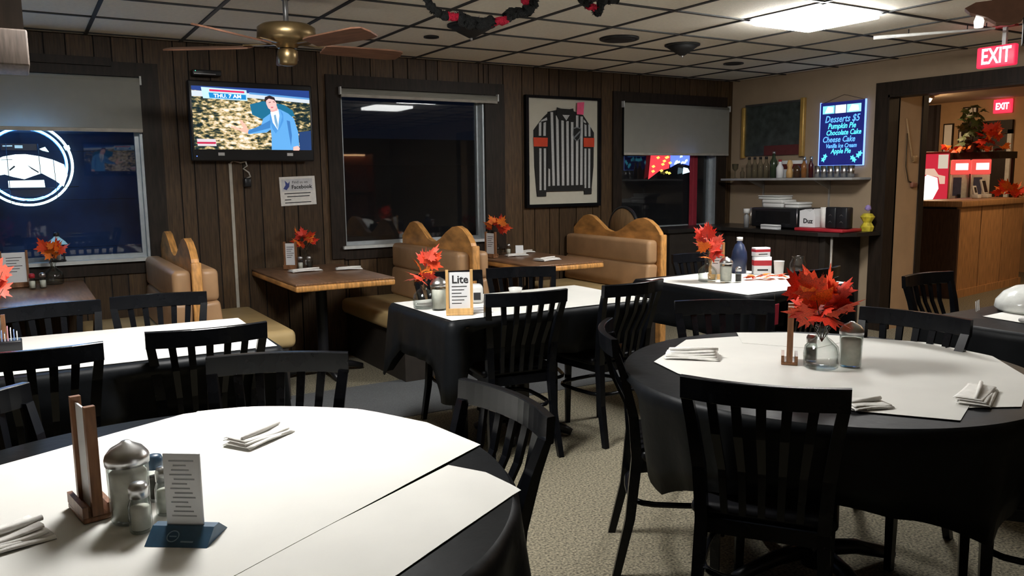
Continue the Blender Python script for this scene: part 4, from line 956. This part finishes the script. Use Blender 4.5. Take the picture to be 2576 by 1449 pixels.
# wall shelf with bottles
sf = root('wall_shelf', 'narrow pale shelf of bottles and glasses on the right wall', 'shelf', (6.56, 5.45, 1.385))
B().rbox(-.14, .138, -.79, .81, 0, .022, .004, 2).build('board', M('pale grey shelf', (.36, .36, .36), .5), sf)
for y in (-.35, .46):
    B().box(.125, .138, y-.008, y+.008, -.4, -.001).build('standard', M('shelf standard', (.4, .38, .35), .4, metal=.4), sf); B().prism([(-.1, -.002), (.125, -.002), (.125, -.09)], 'y', y-.003, y+.003).build('bracket', M('shelf standard', (.4, .38, .35), .4, metal=.4), sf)
zs = 1.409
def bott(name, label, y, prof, mat, cat='bottle', grp='things on the wall shelf', x=6.5, capm=None, capz=None):
    r = root(name, label, cat, (x, y, zs), group=grp); B().lathe(prof, 16).build('body', mat, r)
    if capm: B().lathe([(capz[0], capz[1]), (capz[0], capz[2]), (0, capz[2]+.001)], 12).build('cap', capm, r)
gd = vessel_mat('smoky vessel glass', (.85, .87, .84), (.4, .43, .4))
bott('wine_glass', 'stemmed glass at the left end of the wall shelf', 6.13, [(.03, 0), (.005, .006), (.005, .07), (.03, .1), (.034, .15), (.031, .15), (.027, .102), (0, .075)], gd, 'glass')
bott('small_bottle', 'short clear bottle beside the stemmed glass on the wall shelf', 6.03, [(.022, 0), (.024, .06), (.01, .08), (.01, .11), (0, .11)], gd)
for k in range(4): bott('clear_bottle', ['leftmost','second','third','rightmost'][k]+' of four clear tall bottles on the wall shelf', 5.94-k*.075, [(.03, 0), (.032, .13), (.015, .16), (.013, .2), (0, .2)], gd, capm=black_plastic, capz=(.015, .19, .215))
gb = M('green bottle', (.03, .045, .025), .15)
bott('green_bottle', 'dark green tall bottle on the wall shelf', 5.62, [(.035, 0), (.037, .16), (.017, .2), (.014, .25), (0, .25)], gb, capm=metal_m, capz=(.016, .24, .262))
rb_ = carton('dark red gift box on the wall shelf below the gilt picture', 6.6, 5.47, PI/2, M('maroon box', (.1, .015, .015), .6), .17, .3, zs); rb_.children[0].data.materials[0] = M('maroon box', (.1, .015, .015), .6)
bott('white_label_bottle', 'bottle with a round white label on the wall shelf', 5.54, [(.034, 0), (.036, .1), (.015, .14), (.014, .17), (0, .17)], card_m, capm=red_m, capz=(.016, .16, .18))
bott('wooden_mill', 'pale wooden pepper mill on the wall shelf', 5.42, [(.03, 0), (.033, .05), (.022, .1), (.03, .13), (.018, .17), (0, .175)], oak_pale, 'mill')
bott('hip_flask', 'short bottle with a white diamond label on the wall shelf', 5.33, [(.036, 0), (.038, .09), (.014, .12), (0, .125)], M('brown glass', (.06, .03, .015), .15))
bott('amber_bottle', 'amber bottle with a silver top on the wall shelf', 5.25, [(.026, 0), (.028, .12), (.012, .15), (.012, .18), (0, .18)], M('amber glass', (.25, .1, .03), .15), capm=metal_m, capz=(.014, .16, .2))
bott('slim_bottle', 'slim dark bottle with a silver top on the wall shelf', 5.17, [(.022, 0), (.024, .12), (.011, .15), (.011, .18), (0, .18)], M('maroon glass', (.06, .01, .01), .2), capm=metal_m, capz=(.013, .16, .2))
for k in range(6): bott('metal_tumbler', ['leftmost','second','third','fourth','fifth','rightmost'][k]+' silver tumbler of the row below the glowing board', 5.09-k*.072, [(.028, 0), (.033, .11), (.031, .11), (.026, .004), (0, .004)], metal_m, 'tumbler', 'silver tumblers on the wall shelf')
# gilt-sided picture
pc = root('gilt_picture', 'dark picture with gilt side bars on the right wall', 'picture', (XW, 5.81, 1.90))
B().box(-.02, -.002, -.36, .36, -.26, .255).build('canvas', M('dark canvas', (.035, .045, .042), .4, var=.5, scale=14), pc)
B().rbox(-.045, -.002, -.405, -.36, -.28, .29, .006, 2).build('side_bar', gold, pc); B().rbox(-.045, -.002, .36, .4, -.28, .25, .006, 2).build('side_bar', gold, pc)
B().box(-.03, -.002, -.36, .36, .255, .275).build('top_bar', M('dark frame bar', (.05, .05, .05), .5), pc)
B().box(-.0215, -.02, -.36, .1, -.26, -.16).build('painted_foot', M('maroon paint', (.1, .02, .02), .6), pc)
# glowing dessert board
db = root('dessert_board', 'glowing blue handwritten dessert board on the right wall', 'menu board', (XW, 4.98, 1.82))
B().box(-.025, -.002, -.24, .24, -.295, .295).build('panel', M('board blue black', (.012, .012, .05), .25, var=.3, scale=8, emit=.5, ecol=(.02, .03, .3)), db)
fr = B(); ec = E_('board edge blue', (.2, .35, 1), 2.2)
fr.box(-.028, -.01, -.247, -.24, -.3, .3).box(-.028, -.01, .24, .247, -.3, .3); fr.build('lit_edge', ec, db)
B().box(-.024, -.004, -.238, .238, -.302, -.296).build('lit_edge', ec, db)
for (a, c, m3) in ((.215, .085, E_('board cyan', (.25, .75, 1), 1.2)), (.075, -.04, E_('board white', (.8, .95, 1), 1.5)), (-.05, -.2, E_('board teal', (.35, .85, .95), 1.2))):
    B().box(-.0265, -.0251, c, a, .19, .265).build('picture_strip', m3, db)
B().prism([(.19, .2), (.1, .2), (.1, .25), (.16, .258)], 'x', -.0275, -.0266).build('lit_dessert', E_('board glow', (.8, .98, 1), 1.8), db)
B().prism([(-.07, .2), (-.18, .205), (-.17, .25), (-.1, .26)], 'x', -.0275, -.0266).build('lit_dessert', E_('board glow', (.8, .98, 1), 1.8), db)
ne1, ne2 = E_('chalk blue', (.12, .42, 1), 1.5), E_('chalk cyan', (.1, .75, 1), 1.6)
for body, y, z, sz, mm in (('Desserts $5', .0, .135, .09, ne1), ('Pumpkin Pie', .0, .07, .072, ne2), ('Chocolate Cake', -.02, .008, .068, ne2), ('Cheese Cake', .03, -.055, .078, ne1), ('Vanilla Ice Cream', .0, -.115, .056, ne1), ('Apple Pie', .0, -.165, .066, ne2)):
    text('chalk_line', body, sz, mm, db, (-.0262, y, z), RB, shear=.25, sx=.85, bold=.0012)
for y, z in ((.19, -.24), (.17, -.21), (-.13, -.23), (-.15, -.25), (-.21, -.19), (-.19, -.21)):
    B().prism([(y+.028*math.cos(a*PI/5)*(1 if a % 2 else .5), z+.028*math.sin(a*PI/5)*(1 if a % 2 else .5)) for a in range(10)], 'x', -.0268, -.0252).build('chalk_flower', ne2, db)
B().tube([(-.005, -.23, .295), (-.004, 0, .36), (-.005, .23, .295)], .002, 5).build('hanging_wire', black_plastic, db)
wr_ = root('looped_strap', 'thin strap looped on the partition beyond the opening', 'strap', (6.95, OY1-.02, 1.6))
B().tube([(-.02, -.01, .33), (.03, -.012, .15), (.07, -.012, .05), (.1, -.012, -.05)], .008, 6).build('cord', M('brass cord', (.4, .25, .12), .4), wr_)
B().tube([(0, -.01, .2), (.0, -.012, -.1), (.05, -.012, -.23), (.12, -.012, -.25)], .006, 6).build('cord', stem_m, wr_); B().rbox(.09, .17, -.03, -.001, -.29, -.24, .008, 2).build('handle', M('copper handle', (.25, .1, .06), .5), wr_); B().rbox(.1, .16, -.02, -.001, -.06, .0, .006, 2).build('hook_plate', M('brass cord', (.4, .25, .12), .4), wr_)

# ------------------------------------------------------------------ far room: counter, drinks machines, decorations
fcn = root('host_counter', 'wooden plank-fronted counter in the room beyond the opening', 'counter', (9.1, 5.22, 0), .125)
fw = M('counter plank wood', (.4, .21, .09), .45, var=.35, scale=7, stretch=(8, 8, .8), rnd=.15); dkw = M('counter dark end', (.06, .03, .018), .5, var=.3, scale=8, stretch=(6, 6, 1))
B().box(.02, 1.95, .02, .5, 0, 1.05).build('carcass', groove, fcn)
for k in range(3): B().box(.03+k*.64, .03+k*.64+.615, 0, .02, .09, 1.05).build('front_plank', fw, fcn)
B().box(.0, 1.95, -.02, .0, 0, .09).build('kick_board', fw, fcn); B().box(-.02, .02, -.03, .52, 0, 1.03).build('end_panel', dkw, fcn)
B().rbox(-.0, 2.0, -.05, .55, 1.051, 1.12, .01, 2).build('worktop', fw, fcn)
sm = root('drinks_machine', 'tall red lit drinks machine with white swirls beyond the opening', 'vending machine', (10.42, 6.32, 0), -1.02)
B().rbox(-.175, .175, -.12, .4, 0, 1.72, .015, 2).build('cabinet', M('machine red', (.35, .02, .03), .4), sm)
fp = B().box(-.165, .165, -.124, -.12, .75, 1.69).build('lit_front', E_('lit red front', (.75, .03, .06), .75), sm)
for pts in ([(-.165, 1.08), (-.163, 1.36), (-.08, 1.42), (.04, 1.38), (.06, 1.24), (.0, 1.1), (-.08, 1.07)], [(-.165, .9), (-.165, 1.04), (-.1, 1.02), (-.08, .92)]): B().prism(pts, 'y', -.127, -.1241).build('white_swirl', E_('lit white swirl', (1, .95, .88), 1.6), fp)
B().prism([(-.15, 1.43), (-.1, 1.5), (0, 1.5), (.05, 1.42), (.13, 1.4), (.13, 1.3), (.07, 1.3), (.05, 1.39)], 'y', -.1265, -.124).build('cream_swirl', E_('lit cream', (.9, .6, .45), .8), fp)
B().box(.04, .155, -.127, -.1241, 1.5, 1.68).build('notice', E_('pale notice', (.85, .75, .6), .7), fp)
for k in range(2):
    dm = root('slush_dispenser', ['left white drink dispenser with lit red top beyond the counter', 'right white drink dispenser with lit red top beyond the counter'][k], 'dispenser', (11.05+.05*k, 6.33-k*.25, 0), -1.02)
    B().rbox(-.115, .115, 0, .3, .0, 1.04, .01, 2).build('cabinet', dkw, dm); B().rbox(-.11, .11, -.02, .28, 1.041, 1.42, .01, 2).build('body', M('dispenser white', (.75, .82, .77), .4), dm)
    hd = B().rbox(-.115, .115, -.04, .28, 1.421, 1.62, .012, 2).build('lit_header', E_('lit header red', (.9, .1, .08), .9), dm); B().box(-.06, .09, -.042, -.0401, 1.48, 1.57).build('lit_window', E_('lit header white', (1, .95, .9), 2), hd)
    B().box(-.08, .02, -.025, -.0201, 1.13, 1.38).build('panel', M('dispenser panel', (.08, .1, .2) if k == 0 else (.15, .08, .06), .4), dm); B().box(-.02, .02, -.06, -.02, 1.1, 1.15).build('tap', black_plastic, dm)
hs = root('overhead_shelf', 'dark overhead shelf above the drink dispensers', 'shelf', (11.25, 6.3, 1.69))
B().box(-.1, .35, -.42, .42, -.06, .03).build('board', trim_dark, hs)
for y in (-.4, .38): B().box(.3, .34, y, y+.03, -1.69, -.06).build('post', trim_dark, hs)
lg = root('leaf_garland', 'autumn leaf garland along the dark overhead shelf', 'garland', (11.2, 6.3, 1.72)); rg = random.Random(2)
for k in range(26):
    o = bpy.data.objects.new('leaf', LEAF[[1, 1, 2, 0][k % 4]]); COL.objects.link(o); o.parent = lg; o.location = (rg.uniform(-.1, .1), -.4+.03*k, .03+rg.random()*.06); o.rotation_euler = (rg.uniform(-1, 1), rg.uniform(-1, 1), rg.uniform(0, 6)); o.scale = (.11,)*3
bouquet('red and orange leaf spray at the right end of the overhead shelf', 11.2, 6.02, 1.95, .16, .13, 16, .15, 71, 1.725, (0, 2, 1))
pl = root('potted_plant', 'tall green leafy plant on the dark overhead shelf', 'plant', (11.2, 6.28, 1.721)); gm = M('plant leaf green', (.06, .09, .025), .6, var=.3); gme = leaf_mesh(); gme.materials.append(gm)
B().lathe([(.06, 0), (.08, .1), (.085, .11), (.07, .11), (0, .1)], 16).build('pot', M('dark pot', (.05, .03, .02), .6), pl); B().tube([(0, 0, .1), (.02, 0, .35), (0, .02, .6)], .008, 6).build('stem', stem_m, pl)
for k in range(34):
    o = bpy.data.objects.new('leaf', gme); COL.objects.link(o); o.parent = pl; a = k*2.4; o.location = (.1*math.cos(a), .1*math.sin(a), .12+.5*k/34); o.rotation_euler = (rg.uniform(-1.2, .6), rg.uniform(-.8, .8), a-PI/2); o.scale = (.13,)*3
ex2 = root('exit_sign', 'small far red EXIT sign above the dark door', 'sign', (X1, 6.52, 2.4)); B().rbox(-.05, -.005, -.13, .13, -.1, .1, .01, 2).build('housing', M('far exit red', (.6, .03, .06), .4, var=0, emit=1.0, ecol=(1, .04, .1)), ex2); text('exit_letters', 'EXIT', .13, E_('exit letters', (1, .75, .85), 3.2), ex2, (-.0515, 0, -.005), RB, sx=.7, bold=.004)
d1 = root('door_1', kind='structure'); B().box(X1-.03, X1, 6.42, 7.1, 0, 2.0).build('door_leaf', M('dark door', (.025, .02, .018), .4), d1); B().box(X1-.05, X1, 6.36, 6.42, 0, 2.06).build('door_frame', white_paint, d1); B().box(X1-.05, X1, 6.36, 7.1, 2.0, 2.2).build('door_frame', trim_dark, d1)
B().box(X1-.034, X1-.03, 6.62, 6.78, 1.68, 1.82).build('notice', M('grey print', (.28, .29, .3), .6), d1)
for k, (y, z, w, h) in enumerate([(7.0, 2.35, .22, .16), (7.05, 2.0, .22, .2), (7.32, 1.95, .16, .5)]):
    pf = root('picture_frame', ['small framed picture high on the far wall', 'framed picture beside the plant on the far wall', 'pale framed picture behind the plant on the far wall'][k], 'picture', (X1, y, z), group='pictures on the far wall'); B().box(-.025, -.002, -w/2, w/2, -h/2, h/2).build('frame', trim_dark, pf); B().box(-.028, -.0251, -w/2+.02, w/2-.02, -h/2+.02, h/2-.02).build('print', card_m, pf)
cn = root('wall_drape', 'dark drape on the far wall left of the plant', 'curtain', (X1, 7.75, .9)); B().prism([(-.03-.02*math.sin(k*1.7), -.28+.56*k/16) for k in range(17)]+[(-.003, .28), (-.003, -.28)], 'z', 0, 1.6).build('drape', M('dark blue drape', (.03, .025, .03), .8), cn)
for k, (x, w, h, mm) in enumerate([(1.2, .12, .16, card_m), (1.5, .16, .24, white_cer)]):
    pp = root('card_terminal', ['small white card reader on the far counter', 'white register screen on the far counter'][k], 'terminal', (9.1+x*.99, 5.22+x*.125+.3, 1.121), .2); B().rbox(-w/2, w/2, -.04, .04, 0, .05, .008, 2).build('base', mm, pp); B().rbox(-w/2, w/2, -.012, .012, .05, h, .005, 2, Matrix.Rotation(-.25, 4, 'X')).build('screen', mm, pp); B().box(-w/2+.02, w/2-.02, -.0125, -.0121, .07, h-.02, Matrix.Rotation(-.25, 4, 'X')).build('display', ink, pp)
bouquet('bright autumn leaf heap at the right end of the far counter', 10.95, 5.6, 1.22, .2, .09, 22, .14, 81, 1.121, (1, 2, 1, 0))

# ------------------------------------------------------------------ what the panes mirror: wall behind the viewer
cbn = root('lit_cabinet', 'warm-lit wooden cabinet on the wall behind the viewer', 'cabinet', (5.85, Y0, 0))
B().box(-.35, .35, .002, .06, .2, 2.0).build('back', M('reddish cabinet wood', (.35, .12, .06), .5, var=.3), cbn)
for s in (-.35, .31): B().box(s, s+.04, .06, .4, .2, 2.0).build('side', M('reddish cabinet wood', (.35, .12, .06), .5, var=.3), cbn)
for z in (.2, .7, 1.2, 1.96): B().box(-.31, .31, .06, .38, z, z+.03).build('shelf_board', M('reddish cabinet wood', (.35, .12, .06), .5, var=.3), cbn)
B().box(-.25, .25, .1, .14, 1.93, 1.955).build('strip_lamp', E_('cabinet strip lamp', (1, .6, .3), 9), cbn)

# ------------------------------------------------------------------ outside the windows
tag(B().box(-12, 14, 6.6, 30, -.35, -.3).build('ground', M('night asphalt', (.03, .03, .03), .9)), kind='structure')
ow = root('blue_glow_backdrop', 'added board backdrop painted with the blue neon glow outside the left window', 'backdrop', (-.4, 7.7, -.3))  # made-up backdrop; the blue neon glow in the window is put into its colour
for k in range(7): B().box(-2.2, 1.55, 0, .03, .4*k, .4*k+.397).build('board', M('blue glow board', (.012, .055, .17), .8, var=.5, scale=3), ow)
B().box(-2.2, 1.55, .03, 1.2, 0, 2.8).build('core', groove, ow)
for nm, x, y, w, h in (('low dark building across the road outside the left window', 0, 22, 4, 1.6), ('long dark building across the road outside the middle window', 12, 24, 6, 2.2)):
    hb = root('far_building', nm, 'building', (x, y, -.3)); B().box(-w, w, 0, 3, 0, h).build('walls', M('night wall', (.05, .05, .06), .9), hb); B().prism([(-.2, h), (3.2, h), (1.5, h+.9)], 'x', -w-.2, w+.2).build('roof', M('night roof', (.02, .02, .025), .9), hb)
